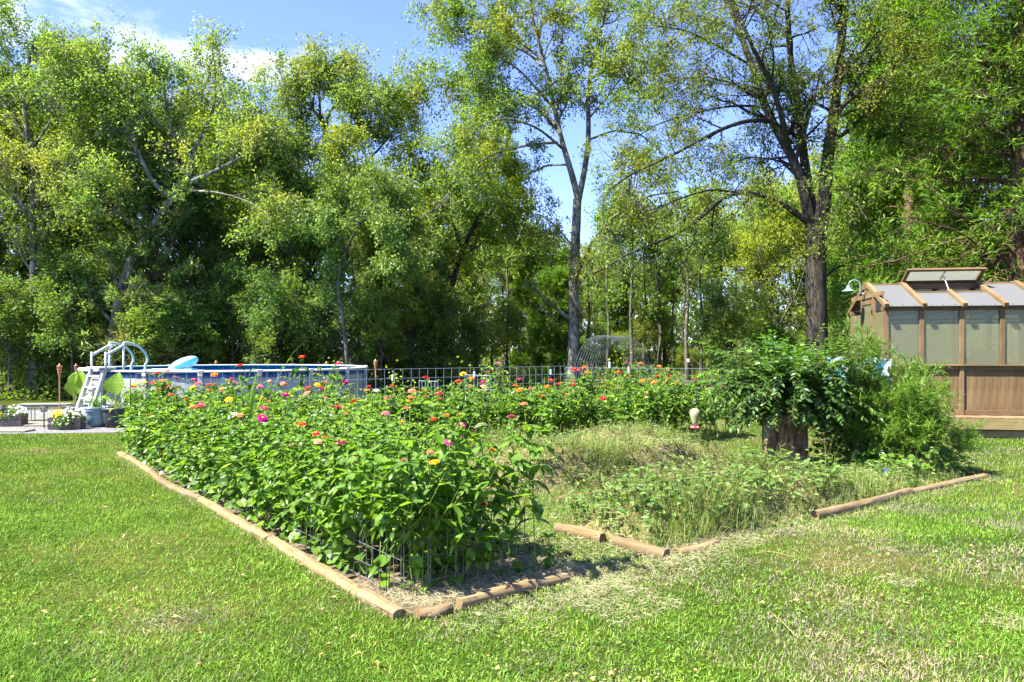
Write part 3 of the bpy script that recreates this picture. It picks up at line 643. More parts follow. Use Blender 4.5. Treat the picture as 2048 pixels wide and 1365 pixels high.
# mass of foliage deep inside the wood
rng = np.random.default_rng(90); nn_ = 38000
xs = rng.uniform(-400, 2500, nn_); Zs = np.where(xs < 960, rng.uniform(39, 47, nn_), np.where(xs < 1620, rng.uniform(60, 68, nn_), rng.uniform(38, 46, nn_)))
topz = np.where(xs < 960, 8., np.where(xs < 1620, 7.6, 8.5))+1.2*np.sin(xs*.03)+.8*np.sin(xs*.011+1)
P = np.stack([(xs-1024)/FP*Zs, Zs, rng.uniform(0, 1, nn_)*topz], 1)
lv = leaves(rng, P, rng.normal(size=P.shape), .52, .4)
tag(link('deep_wood_foliage', mk_mesh('deep_wood_foliage', *lv), M['lf_dark']), 'shaded leaf mass deep inside the wood', kind='stuff')
# low brambles and ground cover along the wood's foot
nn_ = 26000; xs = rng.uniform(-200, 2300, nn_)
edge = np.interp(xs, [-200, 500, 860, 960, 1040, 1500, 1600, 1750, 2300], [25.6, 26.3, 28.5, 31, 39, 38, 32, 25, 23])
Zs = edge+rng.uniform(0, 1, nn_)**1.5*4
P = np.stack([(xs-1024)/FP*Zs, Zs, rng.uniform(0, 1, nn_)**1.5*(.35+.5*(np.sin(xs*.021)*.5+.5)+.25*(np.sin(xs*.09)*.5+.5))*np.clip((Zs-edge)*1.6+.35, 0, 1)], 1)
lv = leaves(rng, P, rng.normal(size=P.shape), .14, .6)
tag(link('bramble_undergrowth', mk_mesh('bramble_undergrowth', *lv), M['lf_dark']), 'low brambles along the foot of the wood', kind='stuff')

# ------------------------------------------------------------------ greenhouse on its deck
GH = np.array([7.66, 15.5]); ga = R(-9.8)
DK = .42; BAY = .755; NB = 5; GL = BAY*NB; GW = 2.44
ZS, ZE, ZR = 1.424, 2.60, 3.17
M['ghwood'] = wood('brown_stained_wood', (0.110, 0.072, 0.036), (0.159, 0.107, 0.055), (0.192, 0.136, 0.072), 0, 5, False, .25)
M['ghboard'] = wood('stained_boards', (0.104, 0.066, 0.031), (0.148, 0.098, 0.048), (0.186, 0.130, 0.067), 2, 5, True, .3)
M['ghpost'] = wood('stained_posts', (0.110, 0.072, 0.036), (0.159, 0.107, 0.055), (0.192, 0.136, 0.072), 2, 5, False, .25)
M['deckw'] = wood('treated_deck_boards', (0.168, 0.101, 0.050), (0.246, 0.157, 0.084), (0.291, 0.202, 0.118), 1, 5, True, .4)
M['treated'] = wood('treated_lumber', (0.152, 0.113, 0.044), (0.226, 0.178, 0.081), (0.270, 0.221, 0.113), 0, 5, True, .3)
M['metal'] = flat('bright_steel', (.55, .57, .6), .35, .5, .8, .1)
M['black'] = flat('black_metal', (.02, .02, .022), .45, .4, .2, .3)

def poly_mat(name, tint_, clear, white, rough=.3):
    m, n, l = NT(name)
    t = noise(n, l, 1, 3, .5, stretch=(1, 1, 60)); g1 = n.new('ShaderNodeBsdfRefraction'); g1.inputs['IOR'].default_value = 1.02; g1.inputs['Roughness'].default_value = rough; g1.inputs[0].default_value = (*tint_, 1)
    d = n.new('ShaderNodeBsdfDiffuse'); d.inputs[0].default_value = (*white, 1); tr = n.new('ShaderNodeBsdfTranslucent'); tr.inputs[0].default_value = (*white, 1)
    gl = n.new('ShaderNodeBsdfGlossy'); gl.inputs['Roughness'].default_value = .18; gl.inputs[0].default_value = (.9, .95, .9, 1)
    m1 = n.new('ShaderNodeMixShader'); m1.inputs[0].default_value = .5; l.new(d.outputs[0], m1.inputs[1]); l.new(tr.outputs[0], m1.inputs[2])
    m2 = n.new('ShaderNodeMixShader'); m2.inputs[0].default_value = clear; l.new(m1.outputs[0], m2.inputs[1]); l.new(g1.outputs[0], m2.inputs[2])
    m3 = n.new('ShaderNodeMixShader'); m3.inputs[0].default_value = .05; l.new(m2.outputs[0], m3.inputs[1]); l.new(gl.outputs[0], m3.inputs[2])
    b = n.new('ShaderNodeBump'); b.inputs['Strength'].default_value = .15; b.inputs['Distance'].default_value = .004; w_ = n.new('ShaderNodeTexWave'); w_.bands_direction = 'Z'; w_.inputs['Scale'].default_value = 22
    tcx = n.new('ShaderNodeTexCoord'); l.new(tcx.outputs['Object'], w_.inputs['Vector']); l.new(w_.outputs['Fac'], b.inputs['Height']); l.new(b.outputs[0], gl.inputs['Normal'])
    o_ = n.new('ShaderNodeOutputMaterial'); l.new(m3.outputs[0], o_.inputs[0]); return m
M['polywall'] = poly_mat('twin_wall_panel', (.97, .98, .84), .72, (.66, .66, .38), .07)
M['polyvent'] = poly_mat('vent_glazing', (.95, .97, .93), .5, (.8, .82, .76), .2)
M['polyroof'] = poly_mat('roof_panel_clear', (.85, .88, .9), .15, (.235, .245, .255), .3)

deck = thing('deck', 'low treated timber deck carrying the greenhouse', 'deck', (*GH, 0), ga)
x0d, x1d, y0d, y1d = -.35, GL+.4, -.42, GW+.4
nb_ = int((x1d-x0d)/.145)
for i in range(nb_):
    xx = x0d+.07+i*.145
    MB().box((0, 0, 0), (.137, y1d-y0d, .032)).build('plank', M['deckw'], deck, loc=(xx, (y0d+y1d)/2, DK-.016-.002*(i % 3)), bevel=.004)
for yy in (y0d+.02, y1d-.02):
    MB().box((0, 0, 0), (x1d-x0d, .038, .21)).build('fascia_board', M['treated'], deck, loc=((x0d+x1d)/2, yy, DK-.035-.105), bevel=.003)
    MB().box((0, 0, 0), (x1d-x0d-.2, .10, .14)).build('skid_beam', M['treated'], deck, loc=((x0d+x1d)/2+.05, yy+(.10 if yy < 0 else -.1), .085), bevel=.004)
for xx in (x0d+.02, x1d-.02):
    MB().box((0, 0, 0), (.038, y1d-y0d-.08, .21)).build('fascia_board', M['treated'], deck, loc=(xx, (y0d+y1d)/2, DK-.14), bevel=.003)

gh = thing('greenhouse', 'brown timber greenhouse with frosted panels and an open roof vent on the deck', 'greenhouse', (*GH, DK), ga)
def z_(v): return v-DK
bv = .004
for side in (0, 1):
    yy = 0 if side == 0 else GW
    for i in range(NB+1):           # posts above the sill
        wd_ = .12 if i in (0, NB) else .085
        zb = 0 if i in (0, NB) else z_(ZS)+.03
        MB().box((0, 0, 0), (wd_, .09, z_(ZE)-.045-zb)).build('post', M['ghpost'], gh, loc=(i*BAY+(.06 if i == 0 else -.06 if i == NB else 0), yy+(.045 if side == 0 else -.045), (zb+z_(ZE)-.045)/2), bevel=bv)
    MB().box((0, 0, 0), (GL+.02, .10, .10)).build('eave_beam', M['ghwood'], gh, loc=(GL/2, yy+(.045 if side == 0 else -.045), z_(ZE)+.006), bevel=bv)
    # sill, in two lengths meeting over the middle stud
    o1 = -.02 if side == 0 else .02; e_ = .045*(1 if side == 0 else -1)
    for xa, xb in ((.125, BAY*2-.003), (BAY*2+.003, BAY*4-.003), (BAY*4+.003, GL-.125)):
        MB().box((0, 0, 0), (xb-xa, .14, .035)).build('sill', M['ghwood'], gh, loc=((xa+xb)/2, yy+e_-.02*(1 if side == 0 else -1), z_(ZS)+.0125), bevel=bv)
        MB().box((0, 0, 0), (xb-xa-.08, .045, .08)).build('rail', M['ghwood'], gh, loc=((xa+xb)/2, yy+e_*.8, z_(ZS)-.048), bevel=bv)
        MB().box((0, 0, 0), (xb-xa-.08, .045, .10)).build('rail', M['ghwood'], gh, loc=((xa+xb)/2, yy+e_*.8, .055), bevel=bv)
    for i in (2, 4):
        MB().box((0, 0, 0), (.08, .07, z_(ZS)-.006)).build('stud', M['ghpost'], gh, loc=(i*BAY, yy+e_*.7, (z_(ZS)-.006)/2), bevel=bv)
    # knee wall boards
    k = 0; xx = .125
    while xx < GL-.13:
        w = .148
        MB().box((0, 0, 0), (w-.006, .018, z_(ZS)-.185)).build('board', M['ghboard'], gh, loc=(xx+w/2, yy+e_*1.15+.001*(k % 3), (z_(ZS)+.02)/2), bevel=.003)
        xx += w; k += 1
    for i in range(NB):
        a_, b_ = i*BAY+(.12 if i == 0 else .043), (i+1)*BAY-(.12 if i == NB-1 else .043)
        MB().box((0, 0, 0), (b_-a_-.002, .010, z_(ZE)-.05-z_(ZS)-.035)).build('wall_panel', M['polywall'], gh, loc=((a_+b_)/2, yy+e_, (z_(ZE)-.05+z_(ZS)+.03)/2))
        MB().box((0, 0, 0), (b_-a_-.002, .03, .022)).build('cross_rail', M['ghwood'], gh, loc=((a_+b_)/2, yy+e_*1.6, z_(ZE)-.23), bevel=.002)
# ridge, rafters, roof panels
def roofp(x, t, side=0, off=0.):     # t 0 at eave .. 1 at ridge
    y = -.10+(GW/2+.10)*t; z = z_(ZE)+.02+(z_(ZR)-z_(ZE)-.02)*t
    sl_ = nrm(np.array([0, -(z_(ZR)-z_(ZE)), GW/2]))
    p = np.array([x, y, z])+sl_*off
    if side: p[1] = GW-p[1]
    return p
MB().box((0, 0, 0), (GL+.1, .05, .13)).build('ridge_beam', M['ghwood'], gh, loc=(GL/2, GW/2, z_(ZR)-.02), bevel=bv)
for side in (0, 1):
    for i in range(NB+1):
        x = i*BAY+(.035 if i == 0 else -.035 if i == NB else 0)
        up = (0, -.5, .8) if side == 0 else (0, .5, .8)
        t1_ = .97
        if side == 0 and i == 2: t1_ = .60
        MB().beam(roofp(x, -.03, side, .05), roofp(x, t1_, side, .05), .085, .095, up).build('rafter', M['ghwood'], gh, bevel=bv)
    for i in range(NB):
        t1_ = .60 if side == 0 and i in (1, 2) else .97
        for (ta, tb) in (((.0, t1_),)):
            a_ = roofp(i*BAY+BAY/2, ta, side, .018); b_ = roofp(i*BAY+BAY/2, tb, side, .018)
            MB().beam(a_, b_, BAY-.09, .010, (0, 0, 1)).build('roof_panel', M['polyroof'], gh)
        for q in (-.22, 0, .22):      # screw heads along the eave
            c_ = roofp(i*BAY+BAY/2+q, .04, side, .026); MB().lathe([(.012, -.003), (.012, .004), (.004, .007)], 8, c_).build('screw', M['black'], gh)
MB().beam(roofp(BAY+.045, .60, 0, .03), roofp(3*BAY-.045, .60, 0, .03), .05, .04).build('vent_sill', M['ghwood'], gh, bevel=bv)
# roof vent: flap hinged at the ridge, propped open
hz = z_(ZR)+.06
pa, pb = np.array([BAY+.01, GW/2-.02, hz]), np.array([3*BAY-.01, GW/2-.02, hz]); fo = np.array([0, -.42, .25])
vent = MB(); up_ = np.array([0, .6, .8])
nrmv = nrm(np.cross(pb-pa, fo)); nrmv = nrmv if nrmv[2] > 0 else -nrmv
vent.beam(pa, pa+fo, .07, .05, nrmv); vent.beam(pb, pb+fo, .07, .05, nrmv)
vent.beam(pa+np.array([.036, 0, 0])+fo*.07, pb-np.array([.036, 0, 0])+fo*.07, .07, .05, nrmv); vent.beam(pa+np.array([.036, 0, 0])+fo*.94, pb-np.array([.036, 0, 0])+fo*.94, .07, .05, nrmv)
vf = vent.build('roof_vent', M['ghwood'], gh, bevel=.003)
for q in (0, 1):
    c0 = pa+fo*.5+(pb-pa)*(.26+.48*q); MB().box(c0, (.67, np.linalg.norm(fo)*.78, .008), (nrm(pb-pa), nrm(fo), nrmv)).build('pane', M['polyvent'], vf)
MB().beam(pa+(pb-pa)*.5+fo*.10, pa+(pb-pa)*.5+fo*.93, .018, .018, nrmv).build('glazing_bar', M['metal'], vf)
MB().tube([pa+(pb-pa)*.5+fo*.55, roofp(2*BAY, .62, 0, .08)], .014, 8).build('opener_arm', M['metal'], vf)
# gable ends
for xg, sg in ((0, -1), (GL, 1)):
    xo = xg+.03*(-sg)
    yd0, yd1 = .72, 1.50
    for y_, w in ((yd0-.045, .07), (yd1+.045, .07)):
        MB().box((0, 0, 0), (.06, w, 2.46-0)).build('post', M['ghpost'], gh, loc=(xo, y_, 1.23), bevel=bv)
    MB().box((0, 0, 0), (.062, GW-.19, .09)).build('tie_beam', M['ghwood'], gh, loc=(xo+sg*.002, GW/2, 2.505), bevel=bv)
    for a_, b_ in ((.095, yd0-.085), (yd1+.085, GW-.095)):
        MB().box((0, 0, 0), (.010, b_-a_, z_(ZE)-.06-z_(ZS)-.03)).build('wall_panel', M['polywall'], gh, loc=(xo, (a_+b_)/2, (z_(ZE)-.06+z_(ZS)+.03)/2))
        MB().box((0, 0, 0), (.10, b_-a_, .035)).build('sill', M['ghwood'], gh, loc=(xo+sg*.03, (a_+b_)/2, z_(ZS)+.012), bevel=bv)
        yy = a_
        while yy < b_-.05:
            w = min(.15, b_-yy); MB().box((0, 0, 0), (.018, w-.006, z_(ZS)-.02)).build('board', M['ghboard'], gh, loc=(xo, yy+w/2, (z_(ZS)-.02)/2), bevel=.003); yy += .15
    m = MB(); zt = z_(ZR)-.10
    m.add([(xo-.004, .18, 2.555), (xo-.004, GW-.18, 2.555), (xo-.004, GW/2, zt), (xo+.004, .18, 2.555), (xo+.004, GW-.18, 2.555), (xo+.004, GW/2, zt)], [(0, 1, 2), (3, 5, 4), (0, 3, 4, 1), (1, 4, 5, 2), (2, 5, 3, 0)])
    m.build('gable_panel', M['polywall'], gh)
    MB().box((0, 0, 0), (.05, .07, zt-2.56)).build('king_post', M['ghpost'], gh, loc=(xo+sg*.03, GW/2, (zt+2.56)/2), bevel=bv)
    if sg < 0:
        dr = MB().box((xo-.012, yd0+.045, 1.22), (.045, .085, 2.40)).box((xo-.012, yd1-.045, 1.22), (.045, .085, 2.40)).box((xo-.012, (yd0+yd1)/2, 2.37), (.044, yd1-yd0-.175, .09)).box((xo-.012, (yd0+yd1)/2, .10), (.044, yd1-yd0-.175, .16)).box((xo-.012, (yd0+yd1)/2, 1.02), (.044, yd1-yd0-.175, .10)).build('door', M['ghpost'], gh, bevel=.003)
        MB().box((xo-.012, (yd0+yd1)/2, 1.70), (.008, yd1-yd0-.18, 1.23)).build('door_panel', M['polywall'], dr)
        MB().box((xo-.012, (yd0+yd1)/2, .58), (.016, yd1-yd0-.18, .76)).build('lower_board', M['ghboard'], dr)
        for zz in (.35, 1.15, 2.15): MB().box((xo-.04, yd0-.005, zz), (.012, .05, .10)).build('hinge', M['black'], dr)
        MB().tube([(xo-.045, yd1-.05, 1.0), (xo-.10, yd1-.05, 1.0), (xo-.10, yd1-.14, 1.0)], .011, 8).build('handle', M['black'], dr)
# shelf with nursery goods behind the frosted wall
sh = thing('potting_bench', 'slatted bench seen blurred behind the greenhouse front panels', 'bench', tuple(np.r_[GH+np.array([math.cos(ga), math.sin(ga)])*2.75+np.array([-math.sin(ga), math.cos(ga)])*.55, DK]), ga)
for q in (-.2, -.07, .07, .2): MB().box((0, q, 1.0), (1.9, .09, .03)).build('slat', M['deckw'], sh)
for q in (-.88, .88):
    for w in (-.2, .2): MB().box((q, w, .49), (.06, .06, .985)).build('leg', M['deckw'], sh)
def ghp(x, y, z): p = GH+np.array([math.cos(ga), math.sin(ga)])*x+np.array([-math.sin(ga), math.cos(ga)])*y; return (p[0], p[1], DK+z)
def prop(name, lab, cat, size, loc, mat, taper=.85):
    m = MB(); a, b, c = size; m.add([(-a*taper/2, -b*taper/2, 0), (a*taper/2, -b*taper/2, 0), (a*taper/2, b*taper/2, 0), (-a*taper/2, b*taper/2, 0), (-a/2, -b/2, c), (a/2, -b/2, c), (a/2, b/2, c), (-a/2, b/2, c), (-a*.46, -b*.46, c), (a*.46, -b*.46, c), (a*.46, b*.46, c), (-a*.46, b*.46, c), (-a*.4, -b*.4, c*.3), (a*.4, -b*.4, c*.3), (a*.4, b*.4, c*.3), (-a*.4, b*.4, c*.3)],
          [(0, 3, 2, 1), (0, 1, 5, 4), (1, 2, 6, 5), (2, 3, 7, 6), (3, 0, 4, 7), (4, 5, 9, 8), (5, 6, 10, 9), (6, 7, 11, 10), (7, 4, 8, 11), (8, 9, 13, 12), (9, 10, 14, 13), (10, 11, 15, 14), (11, 8, 12, 15), (12, 13, 14, 15)])
    return tag(m.build(name, mat, loc=loc, rot=(0, 0, ga), bevel=.003), lab, cat)
prop('plastic_tray', 'bright orange tray behind the greenhouse panel next to the right post', 'tray', (.7, .35, .06), ghp(3.35, .50, 1.017), flat('orange_plastic', (.75, .16, .02), .4))
prop('plastic_tub', 'white tub standing behind the orange tray inside the greenhouse', 'tub', (.34, .22, .26), ghp(3.3, .72, 1.017), flat('white_plastic', (.8, .8, .78), .4))
prop('seed_crate', 'pale wooden crate on the greenhouse bench, third bay', 'crate', (.5, .3, .17), ghp(1.98, .5, 1.017), flat('pale_crate', (.5, .42, .22), .7))
prop('seed_crate', 'yellow box stacked on top of the pale crate in the greenhouse', 'box', (.42, .26, .13), ghp(2.1, .5, 1.19), flat('yellow_card', (.6, .52, .15), .7))
prop('fleece_bundle', 'white crumpled cloth lying low in the greenhouse corner', 'cloth', (.6, .4, .22), ghp(.55, .35, .86), flat('white_fleece', (0.450, 0.468, 0.480), .9), 1.1)

# barn lamp on the gable
lam_ = 0; lam = thing('barn_lamp', 'pale blue gooseneck barn lamp mounted on the greenhouse gable', 'lamp', ghp(-.06, GW/2+.02, 2.55), ga)
M['lampblue'] = flat('pale_blue_enamel', (0.156, 0.238, 0.285), .3, .5, .1, .06)
MB().lathe([(.05, 0), (.055, .01), (.03, .03)], 16).build('mounting_plate', M['lampblue'], lam, True, rot=(0, -PI/2, 0), loc=(.03, 0, .03))
arc = [(0, 0, .03), (-.05, 0, .05), (-.06, 0, .12)]+[(-.06-.17*(1-math.cos(t)), 0, .30+.17*math.sin(t)) for t in np.linspace(0, PI, 11)]
arc = [(p[0], 0, p[2]) for p in arc]
MB().tube(arc, .017, 10).build('gooseneck', M['lampblue'], lam, True)
MB().lathe([(.022, .04), (.045, .03), (.05, -.02), (.075, -.05), (.085, -.085), (.13, -.10), (.19, -.135), (.205, -.15), (.20, -.152), (.185, -.135), (.12, -.095), (.02, -.05)], 28, (-.40, 0, .27), False).build('lamp_shade', M['lampblue'], lam, True)
MB().lathe([(.02, -.06), (.03, -.08), (.035, -.105), (.02, -.128), (.004, -.134)], 14, (-.40, 0, .27)).build('bulb', flat('white_glass', (.85, .85, .82), .2), lam, True)

lam.scale = (.72, .72, .72)

# patterned blue and white panel half hidden beside the greenhouse
mp_, n, l = NT('blue_white_swirls'); t = noise(n, l, 4.2, 2, .4); rr_ = ramp(n, [(.40, (.75, .82, .85)), (.47, (.04, .42, .72)), (.53, (.05, .5, .8)), (.58, (.8, .86, .88))]); l.new(t.outputs[0], rr_.inputs[0]); finish(n, l, rr_.outputs[0], .5)
m = MB(); P_ = []
for i in range(13):
    for k in range(4): P_.append((i/12*1.15, .05*math.sin(i*1.3)+.02*math.sin(k+i), .52*k/3+.02*math.sin(i)))
F_ = [(i*4+k, (i+1)*4+k, (i+1)*4+k+1, i*4+k+1) for i in range(12) for k in range(3)]
m.add(P_, F_); o = m.build('beach_towel', mp_, None, True, loc=tuple(W(1655, 772, 14)), rot=(0, 0, -.1)); sm = o.modifiers.new('thickness', 'SOLIDIFY'); sm.thickness = .012
tag(o, 'blue and white swirl patterned cloth hanging behind the stump bush', 'cloth')
rk = thing('drying_rail', 'plain wooden rail holding the blue and white cloth', 'rail', (*W(1650, 700, 14.03)[:2], 0), -.1)
MB().beam((-.05, 0, 1.62), (1.3, 0, 1.62), .03, .03).build('top_bar', M['deckw'], rk)
for q in (-.02, 1.27): MB().box((q, 0, .80), (.04, .04, 1.60)).build('post', M['deckw'], rk)

# ------------------------------------------------------------------ pool
PC = np.array([-7.77, 20.8]); PR = 3.66; PZ = 1.26; NU = 18
M['resin'] = flat('warm_white_resin', (0.397, 0.390, 0.371), .45, .4, 0, .07)
mw, n, l = NT('pool_wall_streaked'); t = noise(n, l, 2, 6, .65, stretch=(3, 3, .9)); rr_ = ramp(n, [(.3, (0.223, 0.229, 0.236)), (.6, (0.310, 0.316, 0.322)), (.8, (0.372, 0.372, 0.372))]); l.new(t.outputs[0], rr_.inputs[0]); finish(n, l, rr_.outputs[0], .45, .4)
mb_, n, l = NT('blue_bubble_liner'); v = n.new('ShaderNodeTexVoronoi'); v.inputs['Scale'].default_value = 9; tcb = n.new('ShaderNodeTexCoord'); l.new(tcb.outputs['Object'], v.inputs['Vector'])
rr_ = ramp(n, [(0, (.06, .28, .42)), (.16, (.03, .18, .34)), (.3, (.006, .06, .19)), (1, (.004, .04, .14))]); l.new(v.outputs['Distance'], rr_.inputs[0]); finish(n, l, rr_.outputs[0], .25, .5)
pool = thing('swimming_pool', 'round above-ground pool with grey wall and blue bubble liner band', 'pool', (*PC, 0))
def ring(r0, z0, r1, z1, n=96): return MB().lathe([(r0, z0), (r1, z1)], n, cap=False)
MB().lathe([(PR-.01, .0), (PR-.01, PZ-.16)], 96, cap=False).build('wall', mw, pool, True)
MB().lathe([(PR-.006, PZ-.165), (PR-.006, PZ-.02), (PR-.06, PZ-.02), (PR-.06, .1)], 96, cap=False).build('liner', mb_, pool, True)
mwt, n, l = NT('pool_water'); t = noise(n, l, 2.2, 4, .5); finish(n, l, (.03, .28, .38), .06, .5, t.outputs[0], .25, .05)
MB().lathe([(PR-.07, PZ-.20), (.01, PZ-.20)], 96, cap=False).build('water', mwt, pool, True)
for i in range(NU):
    a0, a1 = 2*PI*(i+.035)/NU, 2*PI*(i+.965)/NU; K = 7
    V_ = []; prof = [(PR-.13, PZ-.012), (PR-.13, PZ+.008), (PR-.03, PZ+.02), (PR+.05, PZ+.006), (PR+.055, PZ-.03), (PR+.04, PZ-.03)]
    for q in range(K):
        a = a0+(a1-a0)*q/(K-1)
        for r_, zz in prof: V_.append((math.cos(a)*r_, math.sin(a)*r_, zz))
    np_ = len(prof); F_ = [(q*np_+j, (q+1)*np_+j, (q+1)*np_+(j+1) % np_, q*np_+(j+1) % np_) for q in range(K-1) for j in range(np_)]
    m = MB(); m.add(V_, F_); m.build('top_rail', M['resin'], pool, True)
    a = 2*PI*i/NU; ax = np.array([[math.cos(a), math.sin(a), 0], [-math.sin(a), math.cos(a), 0], [0, 0, 1]])
    cp = MB().box(ax[0]*(PR-.03), (.22, .13, .05), ax); cp.v[0] += np.array([0, 0, PZ+.002]); cp.box(ax[0]*(PR+.04)+np.array([0, 0, PZ-.07]), (.06, .11, .11), ax)
    cp.build('rail_cap', M['resin'], pool, bevel=.012)
    MB().box(ax[0]*(PR+.022)+np.array([0, 0, (PZ-.125)/2]), (.05, .10, PZ-.125), ax).build('upright', mw, pool, bevel=.008)

# A-frame ladder astride the rim
la = R(241); ld = np.array([math.cos(la), math.sin(la)]); lp = PC+ld*PR
lad = thing('pool_ladder', 'white moulded A-frame ladder with curved handrails astride the pool rim', 'ladder', (*lp, 0), la+PI)     # local +x points into the pool
M['ladder'] = flat('white_moulded_resin', (0.383, 0.395, 0.395), .4, .4, 0, .05)
for s in (-.27, .27):
    lo = -.30; zt = PZ+.50
    MB().tube([(-.16, s, PZ-.1), (-.16, s, PZ+.44)], .026, 10).build('outer_post', M['ladder'], lad, True)
    MB().tube([(.28, s, PZ-.35), (.28, s, PZ+.66)], .026, 10).build('inner_post', M['ladder'], lad, True)
    a = [(-.16+.42*math.sin(t), s, PZ+.36+.21*(1-math.cos(t))) for t in np.linspace(0, PI/2, 9)]
    MB().tube([(-.16, s, PZ+.30)]+[(-.16+.44*math.sin(t), s, PZ+.60-.24*(1-math.sin(t))) for t in np.linspace(0, PI/2, 9)], .030, 10).build('outer_handrail', M['ladder'], lad, True)
    MB().tube([(.28, s, PZ+.655)]+[(.28+.62*math.sin(t)*1.0, s, PZ+.22+.44*math.cos(t)) for t in np.linspace(.15, PI/2, 9)]+[(.84, s, PZ+.12), (.84, s, PZ-.3)], .030, 10).build('inner_handrail', M['ladder'], lad, True)
# outside step panels, leaning
for side in (-1, 1):
    m = MB(); m.beam((-.62, side*.30, .02), (-.17, side*.25, PZ+.02), .07, .10, (1, 0, .3)); m.build('side_panel', M['ladder'], lad, bevel=.02)
for k in range(5):
    t = (k+.6)/5; x = -.62+.45*t; z = PZ*t
    m = MB(); m.box((x-.02, 0, z-.02), (.17, .50, .035)); m.box((x+.05, 0, z-.11), (.03, .50, .05)); m.build('tread', M['ladder'], lad, bevel=.01)
MB().box((-.10, 0, PZ+.07), (.42, .52, .05)).build('platform', M['ladder'], lad, bevel=.015)
MB().lathe([(.02, -.05), (.055, -.03), (.065, .01), (.04, .05), (.01, .055)], 14, (.30, .27, PZ+.58)).build('float_valve', flat('clear_plastic', (.55, .68, .72), .15, .6), lad, True)

# inflatables on the water
mi, n, l = NT('clear_blue_vinyl'); pb_ = n.new('ShaderNodeBsdfPrincipled'); pb_.inputs['Base Color'].default_value = (.35, .62, .78, 1); pb_.inputs['Roughness'].default_value = .12; pb_.inputs['Alpha'].default_value = .75; pb_.inputs['Specular IOR Level'].default_value = .7
oo = n.new('ShaderNodeOutputMaterial'); l.new(pb_.outputs[0], oo.inputs[0])
fl = thing('pool_lounger', 'clear blue inflatable lounger with raised pillow floating in the pool', 'inflatable', tuple(np.r_[W(355, 700, 20.2)[:2], PZ-.19]), .15)
def ell(c, r, rot=None, n=20, k=12):
    th = np.linspace(0, PI, k); prof = [(max(1e-3, math.sin(t)), -math.cos(t)) for t in th]
    m = MB().lathe(prof, n, cap=False); V_ = m.v[0]*np.array(r)
    if rot is not None: V_ = V_@np.array(Matrix.Rotation(rot, 3, 'Y')).T
    m.v[0] = V_+np.array(c); return m
ell((.14, 0, .28), (.42, .42, .17), R(-26)).build('pillow', mi, fl, True)
for q in (-.28, -.14, 0, .14, .28): MB().tube([(-.70, q, .08), (.35, q, .09)], [.078, .078], 12).build('air_chamber', mi, fl, True)
MB().tube([(-.75, -.36, .1), (.42, -.36, .11), (.47, 0, .12), (.42, .36, .11), (-.75, .36, .1)], .07, 10).build('side_tube', mi, fl, True)
fl2 = MB(); fl2.lathe([(.30, .0), (.38, .02), (.42, .07), (.38, .12), (.30, .14), (.05, .12)], 28); o = fl2.build('swim_ring', flat('cyan_vinyl', (.03, .48, .62), .2, .6), None, True, loc=tuple(np.r_[W(312, 700, 19.6)[:2], PZ-.2])); o.scale = (1.2, .8, 1); tag(o, 'flat cyan float lying on the water below the ladder rails', 'inflatable')

# ------------------------------------------------------------------ terrace, pots, torches
M['conc'] = flat('pale_paving', (0.169, 0.154, 0.128), .85, .2, var=.12, scale=5, bs=.3)
slab = MB().box((0, 0, .02), (3.1, 1.6, .04)); o = slab.build('patio_slab', M['conc'], loc=(*G(100, 847)[:2], .004), rot=(0, 0, .03), bevel=.01); tag(o, kind='structure')
o = MB().box((0, 0, .02), (1.2, .35, .04)).build('stepping_stone', M['conc'], loc=(*G(5, 864)[:2], .004), bevel=.01); tag(o, 'pale flat stone at the lawn edge by the near planter', 'paving stone')

M['pot'] = flat('pale_blue_glaze', (0.169, 0.259, 0.304), .35, .5, 0, .06, 3)
M['blackpot'] = flat('black_plastic_pot', (.03, .033, .04), .5, .3, 0, .2)
M['planterw'] = wood('weathered_grey_wood', (.07, .06, .055), (.15, .135, .125), (.24, .22, .20), 0, 5, True, .5, grey=(.20, .11, .06))
M['bamboo'] = flat('bamboo_cane', (.42, .22, .10), .6, .3, 0, .25, 20)
M['bench'] = flat('sage_painted_wood', (0.198, 0.222, 0.162), .7, .2, 0, .12, 6)
def pot(name, lab, x, y, r, h, mat, prof=None):
    p = G(x, y); t = thing(name, lab, 'flower pot', p)
    prof = prof or [(.70*r, 0), (.86*r, .35*h), (.93*r, .75*h), (.93*r, .84*h), (1.0*r, .86*h), (1.0*r, h), (.9*r, h), (.86*r, .9*h)]
    MB().lathe(prof, 32).build('body', mat, t, True)
    MB().lathe([(.87*r, .88*h), (.01, .93*h)], 24, cap=False).build('soil', M['soil'], t)
    return t
pot('glazed_pot', 'pale blue round pot with rolled rim standing on the gravel', 193, 854, .31, .45, M['pot'], [(.16, 0), (.20, .02), (.26, .12), (.285, .25), (.29, .35), (.31, .37), (.315, .40), (.30, .41), (.325, .43), (.325, .455), (.28, .455), (.27, .40)])
pot('black_pot', 'black nursery pot holding elephant ears behind the blue pot', 232, 855, .29, .45, M['blackpot'])
pot('black_pot', 'black pot in front of the pool wall beside the bench', 150, 848, .27, .44, M['blackpot'])
